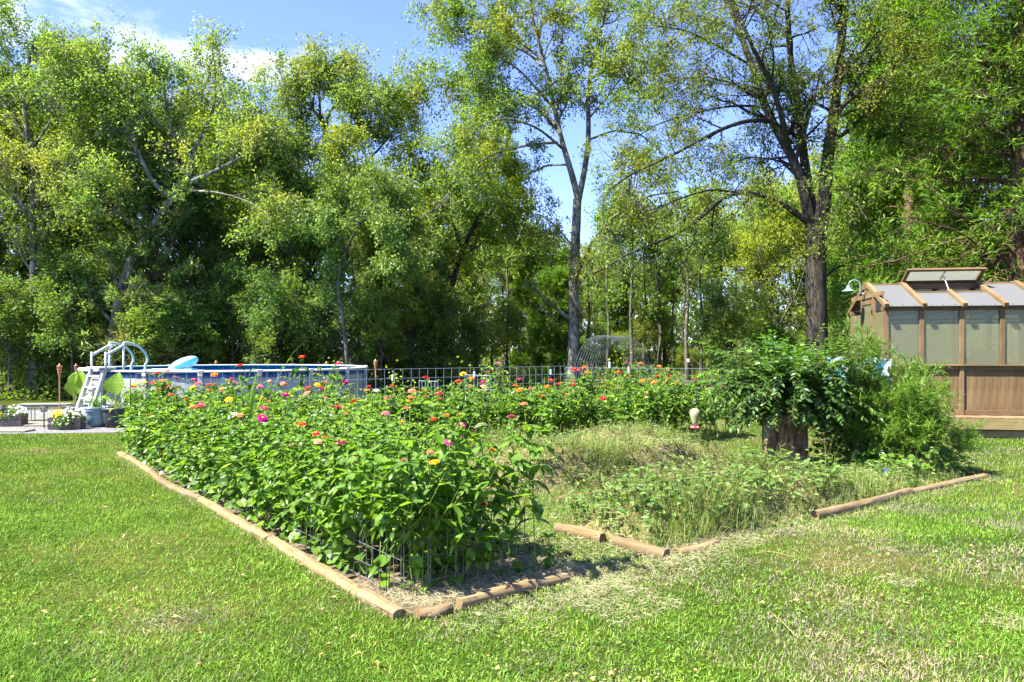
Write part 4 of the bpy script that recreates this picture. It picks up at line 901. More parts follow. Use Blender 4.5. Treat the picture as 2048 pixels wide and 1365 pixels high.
# elephant ears
LF = []
def heart_leaf(L, Wd, droop):
    ys = np.linspace(0, 1, 9); wv = np.array([.12, .36, .48, .52, .50, .44, .34, .20, .0])*Wd*2/2; V_ = []; F_ = []
    for i, (y, w) in enumerate(zip(ys, wv)):
        for s in (-1, -.5, 0, .5, 1):
            V_.append((s*w, y*L-(.09*L if (i == 0 and abs(s) == 1) else 0), -droop*L*y*y+abs(s)*w*.42+.012*math.sin(i*2.2)*abs(s)))
    for i in range(8):
        for k in range(4): F_.append((i*5+k, i*5+k+1, (i+1)*5+k+1, (i+1)*5+k))
    return MB().add(V_, F_).mesh('leaf', True)
mel, n, l = NT('elephant_ear_leaf'); tcl = n.new('ShaderNodeTexCoord'); wv_ = n.new('ShaderNodeTexWave'); wv_.inputs['Scale'].default_value = 4; wv_.inputs['Distortion'].default_value = 1; wv_.bands_direction = 'Y'; l.new(tcl.outputs['Object'], wv_.inputs['Vector'])
rr_ = ramp(n, [(.0, (.13, .24, .02)), (.9, (.155, .275, .022)), (1, (.20, .31, .04))]); l.new(wv_.outputs['Fac'], rr_.inputs[0]); finish(n, l, rr_.outputs[0], .4, .4, trans=.5, tcol=(.30, .44, .02))
eleaf = heart_leaf(.54, .46, .16)
def ears(lab, base, specs):
    t = thing('elephant_ear_plant', lab, 'plant', base)
    for (x, y, s, tilt, az, dk) in specs:
        tip = W(x, y, base[1]-.02*s)-np.array(base)
        P_ = smooth_path(np.random.default_rng(1), [(0, 0, 0), (tip[0]*.25, tip[1]*.3, tip[2]*.6), tip], 7)
        MB().tube(P_, np.linspace(.018, .010, 7), 6).build('stalk', M['stem'], t, True)
        o = link('leaf', eleaf, mel, t, loc=tuple(tip), scale=s); o.rotation_euler = (R(tilt), 0, R(az))
b1_ = G(150, 848); b1_[2] = .40
ears('elephant ear plant with three upright leaves in the black pot by the bench', b1_, [(157, 786, 1.0, 84, 4, 0), (146, 790, .72, 62, 48, 0), (147, 768, .55, 82, -12, 0), (162, 800, .45, 50, -70, 0)])
b2_ = G(232, 855); b2_[2] = .41
ears('elephant ear plant with tall sunlit leaf behind the blue pot', b2_, [(232, 788, .92, 84, -4, 0), (222, 786, .66, 60, 45, 0), (244, 796, .5, 45, -60, 0), (216, 802, .45, 30, 80, 0)])
# strappy grass and small flowers in pots
BL = (np.array([(-.5, 0, 0), (.5, 0, 0), (.42, .4, .0), (-.42, .4, .0), (.25, .75, -.06), (-.25, .75, -.06), (0, 1, -.16)]), [np.array([[0, 1, 2, 3], [3, 2, 4, 5]]), np.array([[5, 4, 6]])])
def tuft(name, lab, base, n_, L, w, mat, seed, cat='plant', up=.8, bend=1., parent=None, rad=.05):
    rng = np.random.default_rng(seed); a = rng.uniform(0, 2*PI, n_)
    P_ = np.stack([np.cos(a), np.sin(a), 0*a], 1)*rad*rng.uniform(0, 1, (n_, 1)); d = np.stack([np.cos(a)*(1-up), np.sin(a)*(1-up), np.full(n_, up)+rng.normal(size=n_)*.1], 1)+rng.normal(size=(n_, 3))*.12
    nn = nrm(np.stack([-np.cos(a), -np.sin(a), np.full(n_, .5)], 1)); ln = L*rng.uniform(.6, 1.15, n_)
    V_, g_ = inst(BL[0]*np.array([1, 1, bend*2]), BL[1], P_, d, nn, np.stack([np.full(n_, w), ln, ln], 1))
    o = link(name, mk_mesh(name, V_, g_), mat, parent, loc=tuple(base)); return tag(o, lab, cat) if lab else o
tuft('spider_plant', 'strappy arching plant growing in the pale blue pot', np.r_[G(193, 854)[:2], .41], 46, .55, .022, M['zleaf'], 3, up=.6, bend=1.4)
M['yellowfl'] = flat('yellow_petals', (.80, .58, .03), .6, .2, 0, .15, 30, trans=.3); M['whitefl'] = flat('white_petals', (.85, .85, .84), .6, .2, 0, .05, 30, trans=.3)
ROS = (np.array([(0, 0, 0)]+[(math.cos(t)*r_, math.sin(t)*r_, .25*(r_ > .7)) for t, r_ in zip(np.linspace(0, 2*PI, 16, endpoint=False), [1, .55]*8)]), [np.array([[0, 1+i, 1+(i+1) % 16] for i in range(16)])])
def small_flowers(name, lab, parent, cx, cy, cz, rx, ry, rz, n_, s, mat, seed):
    rng = np.random.default_rng(seed); q = nrm(rng.normal(size=(n_, 3))); q[:, 2] = np.abs(q[:, 2]); P_ = q*np.array([rx, ry, rz])*rng.uniform(.9, 1.08, (n_, 1))+np.array([cx, cy, cz])
    nn = nrm(q+np.array([0, -.5, .6])); d = nrm(np.cross(nn, rng.normal(size=(n_, 3))))
    V_, g_ = inst(ROS[0], ROS[1], P_, d, nn, s*rng.uniform(.7, 1.2, n_)); o = link(name, mk_mesh(name, V_, g_), mat, parent); o['kind'] = 'stuff'; return o
def bushy(name, parent, c, r, n_, size, mat, seed):
    rng = np.random.default_rng(seed); q = nrm(rng.normal(size=(n_, 3)))*rng.uniform(.3, 1, (n_, 1))**.5; q[:, 2] = np.abs(q[:, 2])*1.1-.12
    P_ = q*np.array(r)+np.array(c); lv = leaves(rng, P_, q, size, .5); o = link(name, mk_mesh(name, *lv), mat, parent); o['kind'] = 'stuff'; return o
def planter(lab, x, y, L, flowers):
    p = G(x, y); t = thing('wooden_planter', lab, 'planter', p, .12)
    for k in range(2):
        for s in (-1, 1): MB().box((0, 0, 0), (L, .02, .125)).build('plank', M['planterw'], t, loc=(0, s*.15, .075+k*.135), rot=(-.12*s, 0, 0), bevel=.003)
        for s in (-1, 1): MB().box((0, 0, 0), (.02, .27, .125)).build('end_board', M['planterw'], t, loc=(s*(L/2-.02), 0, .075+k*.135), bevel=.003)
    MB().box((0, 0, .20), (L-.06, .26, .02)).build('soil', M['soil'], t)
    q = thing('bedding_plants', flowers[0], 'flowers', (p[0], p[1], .22), .12)
    bushy('foliage', q, (0, 0, .02), (L*.52, .22, .20), 900, .05, M['zleaf'], int(x)); 
    small_flowers('white_blooms', '', q, flowers[1], 0, .06, L*.42, .2, .20, 60, .035, M['whitefl'], int(x)+1)
    small_flowers('yellow_blooms', '', q, flowers[2], -.02, .06, L*.26, .2, .15, 80, .028, M['yellowfl'], int(x)+2)
planter('weathered grey planter box in the middle of the gravel strip', 134, 859, .66, ('mound of yellow and white flowers spilling from the middle planter', .1, -.12))
planter('weathered planter box with rusty top board at the outer edge of the patio', 20, 853, .62, ('white petunias with some yellow in the outer planter', .12, -.2))
small = bushy('foliage', thing('trailing_plant', 'bushy trailing plant hanging over the front of the middle planter', 'plant', (*(G(124, 861)[:2]), .05)), (0, 0, .08), (.19, .12, .22), 500, .045, M['zleaf'], 77)
small_flowers('white_blooms', '', small.parent, 0, 0, .08, .2, .13, .2, 50, .02, M['whitefl'], 78)
def solar(lab, x, y):
    t = thing('solar_path_light', lab, 'garden light', G(x, y)); 
    MB().tube([(0, 0, 0), (0, 0, .36)], .014, 8).build('stake', M['black'], t)
    MB().box((0, 0, .38), (.10, .10, .02)).build('base_plate', M['black'], t, bevel=.003)
    for sx_ in (-1, 1):
        for sy_ in (-1, 1): MB().box((sx_*.042, sy_*.042, .425), (.010, .010, .07)).build('corner_bar', M['black'], t)
    MB().box((0, 0, .425), (.07, .07, .068)).build('diffuser', flat('frosted_lens', (.6, .58, .5), .3), t)
    m = MB(); m.add([(-.095, -.095, .461), (.095, -.095, .461), (.095, .095, .461), (-.095, .095, .461), (-.04, -.04, .495), (.04, -.04, .495), (.04, .04, .495), (-.04, .04, .495)], [(0, 3, 2, 1), (4, 5, 6, 7), (0, 1, 5, 4), (1, 2, 6, 5), (2, 3, 7, 6), (3, 0, 4, 7)]); m.build('cap', M['black'], t)
solar('square solar path light between the bench and the middle planter', 88, 857); solar('square solar path light standing before the outer planter', 3, 854)
def torch(lab, p, h):
    t = thing('bamboo_torch', lab, 'torch', p, group='bamboo torches around the pool')
    MB().tube([(0, 0, 0), (.003, 0, h*.4), (0, 0, h-.26)], .014, 8).build('cane', M['bamboo'], t)
    for k in range(8):
        a = 2*PI*k/8; MB().tube([(math.cos(a)*.014, math.sin(a)*.014, h-.28), (math.cos(a)*.045, math.sin(a)*.045, h-.12), (math.cos(a)*.055, math.sin(a)*.055, h-.01)], .005, 4).build('basket_rib', M['bamboo'], t)
    for zz, rr0 in ((h-.17, .036), (h-.10, .048), (h-.03, .054)): MB().lathe([(rr0, -.006), (rr0+.006, 0), (rr0, .006)], 12, (0, 0, zz)).build('basket_ring', M['bamboo'], t)
    MB().lathe([(.035, h-.10), (.04, h-.02), (.015, h), (.012, h+.03), (.003, h+.035)], 12).build('oil_canister', flat('copper_can', (.35, .16, .09), .4, .5, .5), t, True)
tp = G(119, 852); torch('bamboo torch standing by the planter in front of the bench', tp, 1.40)
for i, (x, Z, h, lb) in enumerate([(152, 23.5, 1.28, 'bamboo torch behind the pool ladder, only its head above the rim'), (432, 25.0, 1.36, 'bamboo torch behind the middle of the pool'), (653, 24.6, 1.34, 'bamboo torch behind the pool near its wire fence end'), (751, 22.2, 1.44, 'bamboo torch standing just outside the pool beside the wire fence')]):
    torch(lb, (*px(x, Z), 0), h)
bn = thing('garden_bench', 'low sage green slatted bench on the grass behind the planters', 'bench', G(92, 845), .1)
for k in range(4): MB().box((0, -.14+k*.095, .44), (1.15, .085, .025)).build('slat', M['bench'], bn, bevel=.003)
for s in (-.53, .53):
    for w in (-.15, .15): MB().box((s, w, .21), (.055, .055, .42)).build('leg', M['bench'], bn, bevel=.004)
    MB().box((s, 0, .39), (.05, .25, .06)).build('rail', M['bench'], bn)
    MB().box((s, 0, .08), (.04, .25, .04)).build('rail', M['bench'], bn)
    for w in (-.09, -.045, 0, .045, .09): MB().box((s, w, .23), (.018, .022, .26)).build('side_slat', M['bench'], bn)
for w in (-.15, .15): MB().box((0, w, .39), (1.0, .04, .06)).build('rail', M['bench'], bn)
for k in range(-5, -1): MB().box((k*.08-.02, -.15, .22), (.02, .02, .28)).build('side_slat', M['bench'], bn)

# ------------------------------------------------------------------ wire fences
def wire_panel(name, lab, cat, p, q, z0, z1, dx, zs, mat, r=.004, parent=None, group=None):
    p, q = np.array(p, float), np.array(q, float); L = np.linalg.norm(q-p); n_ = max(1, int(round(L/dx)))
    m = MB()
    for i in range(n_+1):
        c = p+(q-p)*i/n_; m.tube([(c[0], c[1], z0), (c[0], c[1], z1)], r, 4, False)
    for z in zs: m.tube([(p[0], p[1], z), ((p+q)[0]/2, (p+q)[1]/2, z-.004), (q[0], q[1], z)], r, 4, False)
    c0 = (p+q)/2
    for k in range(len(m.v)): m.v[k] = m.v[k]-np.array([c0[0], c0[1], 0])
    o = m.build(name, mat, loc=(c0[0], c0[1], 0)); return tag(o, lab, cat, group)
Bf = 9.85; zs_ = [.06, .16, .28, .42, .58, .76, .94, 1.14, 1.34]
cuts = [.3, 2.8, 5.3, 7.8, 10.4]
for i in range(4):
    wire_panel('wire_fence_panel', f'tall square-mesh wire panel at the back of the garden, {ordinal(i)} from the pool end', 'fence panel', AB(cuts[i]+.01, Bf)[:2], AB(cuts[i+1]-.01, Bf)[:2], .05, 1.34, .205, zs_, M['wireblue'], .0026, group='wire panels along the garden back')
M['tpost'] = flat('dark_green_steel', (.03, .06, .045), .5, .4, .3, .2); M['whitep'] = flat('white_post_tip', (.78, .8, .8), .5)
def tpost(lab, p, h, white=True, blue=False):
    t = thing('fence_post', lab, 'fence post', (p[0], p[1], 0), GA)
    MB().box((0, 0, h*.45), (.035, .008, h*.9)).box((0, .012, h*.45), (.006, .022, h*.9)).build('shaft', M['tpost'], t)
    MB().box((0, .004, h*.95), (.038, .03, h*.10)).build('tip', M['whitep'] if white else M['tpost'], t)
def fence_at(x):     # where the back fence crosses that line of sight
    k = (x-1024)/FP; p0, d = AB(0, Bf+.05)[:2], U; a = (k*p0[1]-p0[0])/(d[0]-k*d[1]); return p0+d*a
for x, h, lb in ((786, 1.22, 'white-tipped steel post in the wire fence nearest the pool'), (949, 1.25, 'white-tipped steel post in the wire fence behind the orange zinnias'), (1102, 1.26, 'white-tipped dark post standing before the open meadow')):
    tpost(lb, fence_at(x), h)
for x, y, Z, lb, wt in ((1220, 724, 17.5, 'white-tipped steel post before the arch trellis foot', True), (1258, 734, 18.2, 'pale topped steel post to the right under the arch trellis', True), (1200, 741, 17, 'short plain dark post among the back zinnias', False), (1207, 812, 14, 'black stake standing low in the pool side flowers', False)):
    tpost(lb, px(x, Z) if Z != 14 else px(582, 13), H-(y-700)/FP*Z if Z != 14 else .95, wt)
wire_panel('wire_fence_panel', 'faint wire panel crossing the meadow beyond the garden', 'fence panel', px(1130, 25), px(1460, 24), .05, 1.15, .3, [.1, .4, .75, 1.15], M['wireblue'], .0035)
wire_panel('low_trellis', 'small low wire frame standing in shade behind the tall fence', 'trellis', px(838, 23), px(876, 22.6), .1, .80, .12, [.1, .45, .8], M['wireblue'], .006)
wire_panel('low_trellis', 'larger low wire frame standing behind the fence post near the meadow', 'trellis', px(930, 23), px(990, 22.4), .1, .98, .16, [.1, .55, .98], M['wireblue'], .006)

# low wire cage around the long bed
cz = [.05, .16, .30, .46]
wire_panel('wire_cage_side', 'low wire grid along the near long side of the zinnia bed', 'wire grid', AB(.13, .22)[:2], AB(.13, 4.95)[:2], .02, .50, .105, cz, M['wire'], .0024)
wire_panel('wire_cage_side', 'low wire grid along the far half of the zinnia bed edge', 'wire grid', AB(.13, 4.98)[:2], AB(.13, 9.5)[:2], .02, .50, .105, cz, M['wire'], .0024)
wire_panel('wire_cage_side', 'short wire grid closing the near end of the zinnia bed', 'wire grid', AB(.14, .20)[:2], AB(1.20, .20)[:2], .02, .52, .205, [.13, .30, .42, .52], M['wire'], .003)
wire_panel('wire_cage_side', 'wire grid on the path side of the zinnia bed', 'wire grid', AB(1.21, .21)[:2], AB(1.21, 4.9)[:2], .02, .52, .205, [.13, .30, .42, .52], M['wire'], .003)

# arched trellis of bent wire panels
tr = thing('arch_trellis', 'rounded tunnel trellis of bent wire grid beside the pale trunk', 'trellis', tuple(W(1200, 700, 27)[:2])+(0,), 0)
nh = 12; half = .98; ht = 2.26; hoops = []
def hoop(t): return np.array([-half*math.cos(t), 0, ht*math.sin(t)**.72])
axd = np.array([.115, .19, 0])
ts = np.linspace(.02, PI-.02, 25)
for i in range(nh):
    P_ = [hoop(t)+axd*i for t in ts]
    MB().tube(P_, .0065, 5, False).build('hoop_wire', M['trelliswire'], tr, True)
for t in np.linspace(.02, PI-.02, 21):
    p = hoop(t); MB().tube([p-axd*.2, p+axd*(nh-.8)], .005, 4, False).build('cross_wire', M['trelliswire'], tr)

# ------------------------------------------------------------------ landscape timbers
def timber(lab, a0, b0, a1, b1, z=.014, w=.10, h=.08, seed=0, round_=False, tilt=0.):
    rng = np.random.default_rng(seed); p, q = AB(a0, b0), AB(a1, b1); L = np.linalg.norm(q-p); ang = math.atan2(q[1]-p[1], q[0]-p[0])
    K = max(6, int(L/.12)); prof = np.array([(-.5, -.1), (-.46, .22), (-.30, .46), (-.12, .5), (.12, .5), (.30, .46), (.46, .22), (.5, -.1), (.34, -.5), (-.34, -.5)])*np.array([w, h])
    V_ = []; bow = rng.normal()*.008
    for k in range(K+1):
        t = k/K; s = 1+rng.normal()*.012
        if k in (0, K): s *= .93
        for (u_, v_) in prof: V_.append((-L/2+L*t+(0 if k not in (0, K) else rng.normal()*.004), u_*s+bow*math.sin(PI*t)*4+rng.normal()*.0022, v_*s+rng.normal()*.0022))
    n_ = len(prof); F_ = [(k*n_+j, k*n_+(j+1) % n_, (k+1)*n_+(j+1) % n_, (k+1)*n_+j) for k in range(K) for j in range(n_)]
    m = MB(); m.add(V_, F_+[tuple(range(n_))[::-1], tuple(K*n_+j for j in range(n_))])
    o = m.build('landscape_timber', M['timber'], None, True, loc=((p+q)/2+np.array([0, 0, z+.012])).tolist(), rot=(0, tilt, ang)); o.modifiers.new('edge', 'EDGE_SPLIT').split_angle = R(40)
    return tag(o, lab, 'garden timber', 'rounded timbers edging the garden')
timber('long timber at the near corner of the zinnia bed', -.02, -.03, 0, 2.38, seed=1, w=.11)
timber('second timber of the long edge, butted behind the corner one', -.015, 2.40, .01, 4.72, seed=2)
timber('third timber of the long edge, partly under the leaves', .01, 4.74, -.02, 7.12, seed=3)
timber('farthest timber of the long edge, ending by the pool side lawn', -.02, 7.14, .0, 9.55, seed=4)
timber('short sawn timber end butting the garden corner', .08, -.08, 0.32, -.10, seed=5, w=.11, h=.07)
timber('half buried timber under straw at the near end of the zinnia bed', 0.38, -.12, 1.34, -.12, z=.025, seed=6)
timber('thick round log with bark-stripped end beside the worn path', 2.42, -.16, 2.40, .42, z=.03, w=.10, h=.095, seed=7)
timber('weathered log end poking out of straw at the path side', 2.38, .55, 2.30, 1.10, z=.03, w=.11, h=.10, seed=8)
timber('short dark stub of timber in front of the cut weeds', 2.62, -.12, 3.15, -.12, z=.0, seed=9)
timber('golden round timber emerging from the weeds on the open lawn', 4.78, -.10, 6.9, -.08, z=.03, w=.11, h=.10, seed=10)
timber('flat pale timber at the outer corner of the garden towards the deck', 6.92, -.08, 8.95, -.14, seed=11, w=.12)
timber('dark sunken timber below the straw mound', 3.25, 2.22, 4.3, 2.22, z=-.0, seed=12)
timber('sunken timber piece in front of the straw mound, stump side', 4.9, 2.25, 6.4, 2.25, z=.0, seed=13)

# bed soil, as low mounds
def mound(name, a0, a1, b0, b1, h, mat, seed, nx=40, ny=24, z0=.006):
    rng = np.random.default_rng(seed); V_ = []
    for i in range(nx+1):
        for k in range(ny+1):
            s, t = i/nx, k/ny; e = min(1, min(s, 1-s)*(a1-a0)/.30)*min(1, min(t, 1-t)*(b1-b0)/.30); e = e*e*(3-2*e)
            a, b = a0+(a1-a0)*s, b0+(b1-b0)*t
            p = AB(a, b); V_.append((p[0], p[1], z0+h*e*(1+.25*math.sin(a*3.1+seed)+.22*math.sin(b*4.3+a*1.7))*(1-.45*min(1, max(0, a-6.2))*(seed == 3))+rng.normal()*.006*e))
    F_ = [(i*(ny+1)+k, (i+1)*(ny+1)+k, (i+1)*(ny+1)+k+1, i*(ny+1)+k+1) for i in range(nx) for k in range(ny)]
    return tag(MB().add(V_, F_).build(name, mat, None, True), kind='structure')
def mh(a, b, a0, a1, b0, b1, h, seed):
    s, t = (a-a0)/(a1-a0), (b-b0)/(b1-b0)
    e = np.clip(np.minimum(s, 1-s)*(a1-a0)/.30, 0, 1)*np.clip(np.minimum(t, 1-t)*(b1-b0)/.30, 0, 1); e = e*e*(3-2*e)
    return h*e*(1+.25*np.sin(a*3.1+seed)+.22*np.sin(b*4.3+a*1.7))*(1-.45*np.clip(a-6.2, 0, 1)*(seed == 3))
M['hay'] = flat('matted_hay', (.15, .13, .06), .95, .05, var=.5, scale=22, bs=.9)
BED1 = (.08, 1.32, .0, 9.75); MND = (2.5, 7.4, 2.55, 4.7); FRT = (2.45, 8.7, .02, 1.3); BK1 = (1.5, 3.6, 6.2, 9.5); BK2 = (2.6, 10.4, 4.9, 6.8)
mound('bed_soil', *BED1, .03, M['soil'], 1); mound('straw_mound', *MND, .34, M['hay'], 2); mound('weed_bed_soil', *FRT, .17, M['hay'], 3); mound('back_bed_soil', *BK2, .05, M['soil'], 4); mound('side_bed_soil', *BK1, .04, M['soil'], 5)
def inb(a, b, R_, m=0.): return (a > R_[0]-m) & (a < R_[1]+m) & (b > R_[2]-m) & (b < R_[3]+m)

# ------------------------------------------------------------------ lawn blades
rng = np.random.default_rng(100)
def sample_ground(n_, z0, z1, mixp=.5, um=.74):
    u = rng.uniform(-um, um, n_); k = rng.uniform(0, 1, n_)
    inv = 1/(1/z0+(1/z1-1/z0)*k); lg = z0*(z1/z0)**k
    Z = np.where(rng.uniform(0, 1, n_) < mixp, inv, lg); return u*Z, Z
BS = (np.array([(-.5, 0, 0), (.5, 0, 0), (.38, .55, -.02), (-.38, .55, -.02), (0, 1, -.14)]), [np.array([[0, 1, 2, 3]]), np.array([[3, 2, 4]])])
def blades(X, Y, Zg, hgt, wid, lean=.6, near=True, curl=.5):
    n_ = len(X); a = rng.uniform(0, 2*PI, n_); ln = np.abs(rng.normal(size=n_))*lean
    d = np.stack([np.cos(a)*ln, np.sin(a)*ln, np.ones(n_)], 1); nn = nrm(np.stack([-np.cos(a), -np.sin(a), ln+.05], 1)+rng.normal(size=(n_, 3))*.3)
    T = BS if near else (np.array([(-.5, 0, 0), (.5, 0, 0), (0, 1, 0)]), [np.array([[0, 1, 2]])])
    return inst(T[0]*np.array([1, 1, curl*3]), T[1], np.stack([X, Y, Zg], 1), d, nn, np.stack([wid, hgt, hgt], 1))
def not_garden(a, b): return ~(inb(a, b, BED1, .03) | inb(a, b, MND, -.05) | inb(a, b, FRT, 0) | inb(a, b, BK1) | inb(a, b, BK2))
X, Y = sample_ground(190000, 3.3, 8.5, .45, um=.98); a, b = toAB(X, Y); k = not_garden(a, b); X, Y = X[k], Y[k]; n_ = len(X)
clump = .75+.5*(np.sin(X*2.1+1.3*np.sin(Y*1.7))*.5+.5)*(np.sin(Y*2.6+X)*.5+.5)
hg = rng.uniform(.015, .055, n_)*clump*(1+.8*(rng.uniform(0, 1, n_) > .96)); wd = rng.uniform(.003, .0075, n_)*(Y/5)**.6
g1 = blades(X, Y, np.zeros(n_), hg, wd, 1.5)
X, Y = sample_ground(300000, 7.0, 26, .4, um=1.0); a, b = toAB(X, Y); k = not_garden(a, b) & ~((X < -3) & (Y > 15.6)) & ~((X > 7.0) & (Y > 15)); X, Y = X[k], Y[k]; n_ = len(X)
g2 = blades(X, Y, np.zeros(n_), rng.uniform(.02, .055, n_)*(Y/9)**.25, rng.uniform(.005, .009, n_)*(Y/8)**.9, 1.1, False)
V_, g_ = join([g1, g2])
tag(link('lawn_grass', mk_mesh('lawn_grass', V_, g_), M['blade']), 'mown lawn grass around the garden', kind='stuff')
X, Y = sample_ground(5000, 3.6, 9, .5); a, b = toAB(X, Y); k = not_garden(a, b) & (np.sin(X*1.7+1)*np.sin(Y*1.9+X*.6) > .1); X, Y = X[k], Y[k]; n_ = len(X)
az = rng.uniform(0, 2*PI, n_)
V_, g_ = inst(np.array([(0, 0, 0), (-.5, .35, .06), (-.35, .9, .05), (0, 1.0, 0), (.35, .9, .05), (.5, .35, .06)]), [np.array([[0, 1, 2, 3, 4, 5]])[:, ::-1]], np.stack([X, Y, rng.uniform(.02, .045, n_)], 1), np.stack([np.cos(az), np.sin(az), rng.uniform(-.2, .3, n_)], 1), nrm(rng.normal(size=(n_, 3))*.3+np.array([0, 0, 1])), rng.uniform(.012, .024, n_))
tag(link('clover', mk_mesh('clover', V_, g_), M['blade']), 'small clover leaves scattered in the lawn', kind='stuff')
X, Y = sample_ground(260, 3.7, 10, .5); n_ = len(X); az = rng.uniform(0, 2*PI, n_)
V_, g_ = inst(LEAF[0]*np.array([1.3, 1, 2]), LEAF[1], np.stack([X, Y, np.full(n_, .035)], 1), np.stack([np.cos(az), np.sin(az), 0*az+.1], 1), nrm(rng.normal(size=(n_, 3))*.3+np.array([0, 0, 1])), rng.uniform(.02, .045, n_))
tag(link('fallen_leaves', mk_mesh('fallen_leaves', V_, g_), flat('fallen_leaf', (.30, .20, .08), .8, var=.4)), 'small dry leaves fallen on the lawn', kind='stuff')
# straw clippings: on the worn path, the mounds and round the timbers
def straw(n_, a0, a1, b0, b1, zf, ln=(.03, .13), thick=.0018, zj=.03):
    a, b = rng.uniform(a0, a1, n_), rng.uniform(b0, b1, n_); p = A0+np.outer(a, U)+np.outer(b, Vv)
    z = zf(a, b)+rng.uniform(0, zj, n_)+.006; az = rng.uniform(0, 2*PI, n_); d = np.stack([np.cos(az), np.sin(az), rng.normal(size=n_)*.22+.03], 1)
    nn = nrm(rng.normal(size=(n_, 3))*.5+np.array([0, 0, 1])); L = rng.uniform(*ln, n_)
    return inst(BS[0]*np.array([1, 1, 2.]), BS[1], np.stack([p[:, 0], p[:, 1], z], 1), d, nn, np.stack([np.full(n_, thick)*rng.uniform(.7, 1.6, n_), L, L], 1))
z0f = lambda a, b: 0*a
mf_ = lambda a, b: mh(a, b, *MND, .34, 2); ff_ = lambda a, b: mh(a, b, *FRT, .17, 3)
pt = []
for x_, y_, r0, nn0 in ((1800, 1165, .14, 260), (2030, 1250, .16, 300), (1235, 1205, .35, 1500), (1780, 1095, .22, 200), (1180, 1160, .3, 1200), (720, 1180, .12, 120), (330, 1240, .2, 160)):
    g0 = G(x_, y_); a0_, b0_ = toAB(g0[0], g0[1]); pt.append(straw(nn0, a0_-r0, a0_+r0, b0_-r0, b0_+r0, z0f, (.02, .10), zj=.025))
parts = pt+[straw(9000, .12, 1.6, -.04, .5, z0f, (.03, .16), zj=.07, thick=.002), straw(1500, .1, 2.6, -.55, .1, z0f), straw(2500, .1, 1.3, .3, 9, z0f), straw(5200, 1.3, 2.5, -.3, 3, z0f, zj=.03), straw(4200, 1.3, 2.5, 3, 7, z0f, zj=.025), straw(1300, .5, 3.0, -.7, -.2, z0f, (.02, .08), zj=.02), straw(2600, 2.3, 3.6, -.4, .35, z0f, zj=.05), straw(9000, *MND[:2], *MND[2:], mf_, zj=.10, thick=.003),
         straw(6500, *FRT[:2], *FRT[2:], ff_, zj=.10, thick=.0028), straw(1500, 3.2, 8.8, -.35, .05, z0f, zj=.03), straw(1200, -.15, .15, 0, 9.5, z0f, (.04, .12)), straw(3000, 2.5, 8, 1.5, 2.4, z0f, zj=.03)]
V_, g_ = join(parts); tag(link('straw_clippings', mk_mesh('straw_clippings', V_, g_), M['straw']), 'dry straw and clippings strewn over paths and beds', kind='stuff')
for x_, y_, xx, yy in ((1520, 1110, 1590, 1125), (1570, 1112, 1625, 1100), (1545, 1240, 1590, 1285), (1512, 1117, 1530, 1116)):
    p, q = G(x_, y_), G(xx, yy); MB().tube([p+[0, 0, .035], (p+q)/2+[0, 0, .05], q+[0, 0, .04]], .0028, 5).build('straw_stalk', M['drystem'], None); 
for o in [o for o in C.objects if o.name.startswith('straw_stalk')]:
    tag(o, 'loose dry stalk lying on the open lawn', 'stalk', 'dry stalks lying on the lawn')
# rough grass and weeds on the mounds
def rough(n_, Rg, zf, h=(.12, .34), w=(.003, .007), lean=.55):
    a, b = rng.uniform(Rg[0]+.02, Rg[1]-.02, n_), rng.uniform(Rg[2]+.02, Rg[3]-.02, n_); p = A0+np.outer(a, U)+np.outer(b, Vv)
    cl = .35+.9*(np.sin(a*2.3+b*1.1)*.5+.5)*(np.sin(b*3.1-a*1.6)*.5+.5)
    return blades(p[:, 0], p[:, 1], zf(a, b), rng.uniform(*h, n_)*cl+.03, rng.uniform(*w, n_), lean)
V_, g_ = join([rough(15000, MND, mf_, (.12, .32), lean=.9), rough(3500, (2.5, 5, 2.0, 2.9), mf_, (.06, .2), lean=1.2), rough(9500, (FRT[0], FRT[1], FRT[2], FRT[3]), ff_, (.14, .36)), rough(2600, (FRT[0], FRT[1], -.05, .3), ff_, (.12, .3)), rough(2500, (2.6, 10.4, 4.75, 5.1), z0f, (.15, .45)), rough(2600, (2.3, 8.5, 1.2, 2.6), z0f, (.03, .09), lean=1.), rough(300, (.2, 1.25, .1, 9.4), z0f, (.3, .8)), rough(2600, (-.17, -.03, 0, 9.5), z0f, (.02, .07), lean=.8), rough(900, (4.8, 8.9, -.26, -.14), z0f, (.03, .08), lean=.8), rough(500, (.3, 3.2, -.26, -.14), z0f, (.02, .06), lean=.8)])
tag(link('rough_grass', mk_mesh('rough_grass', V_, g_), M['weedgrass']), 'uncut tangled grass over the cleared beds', kind='stuff')

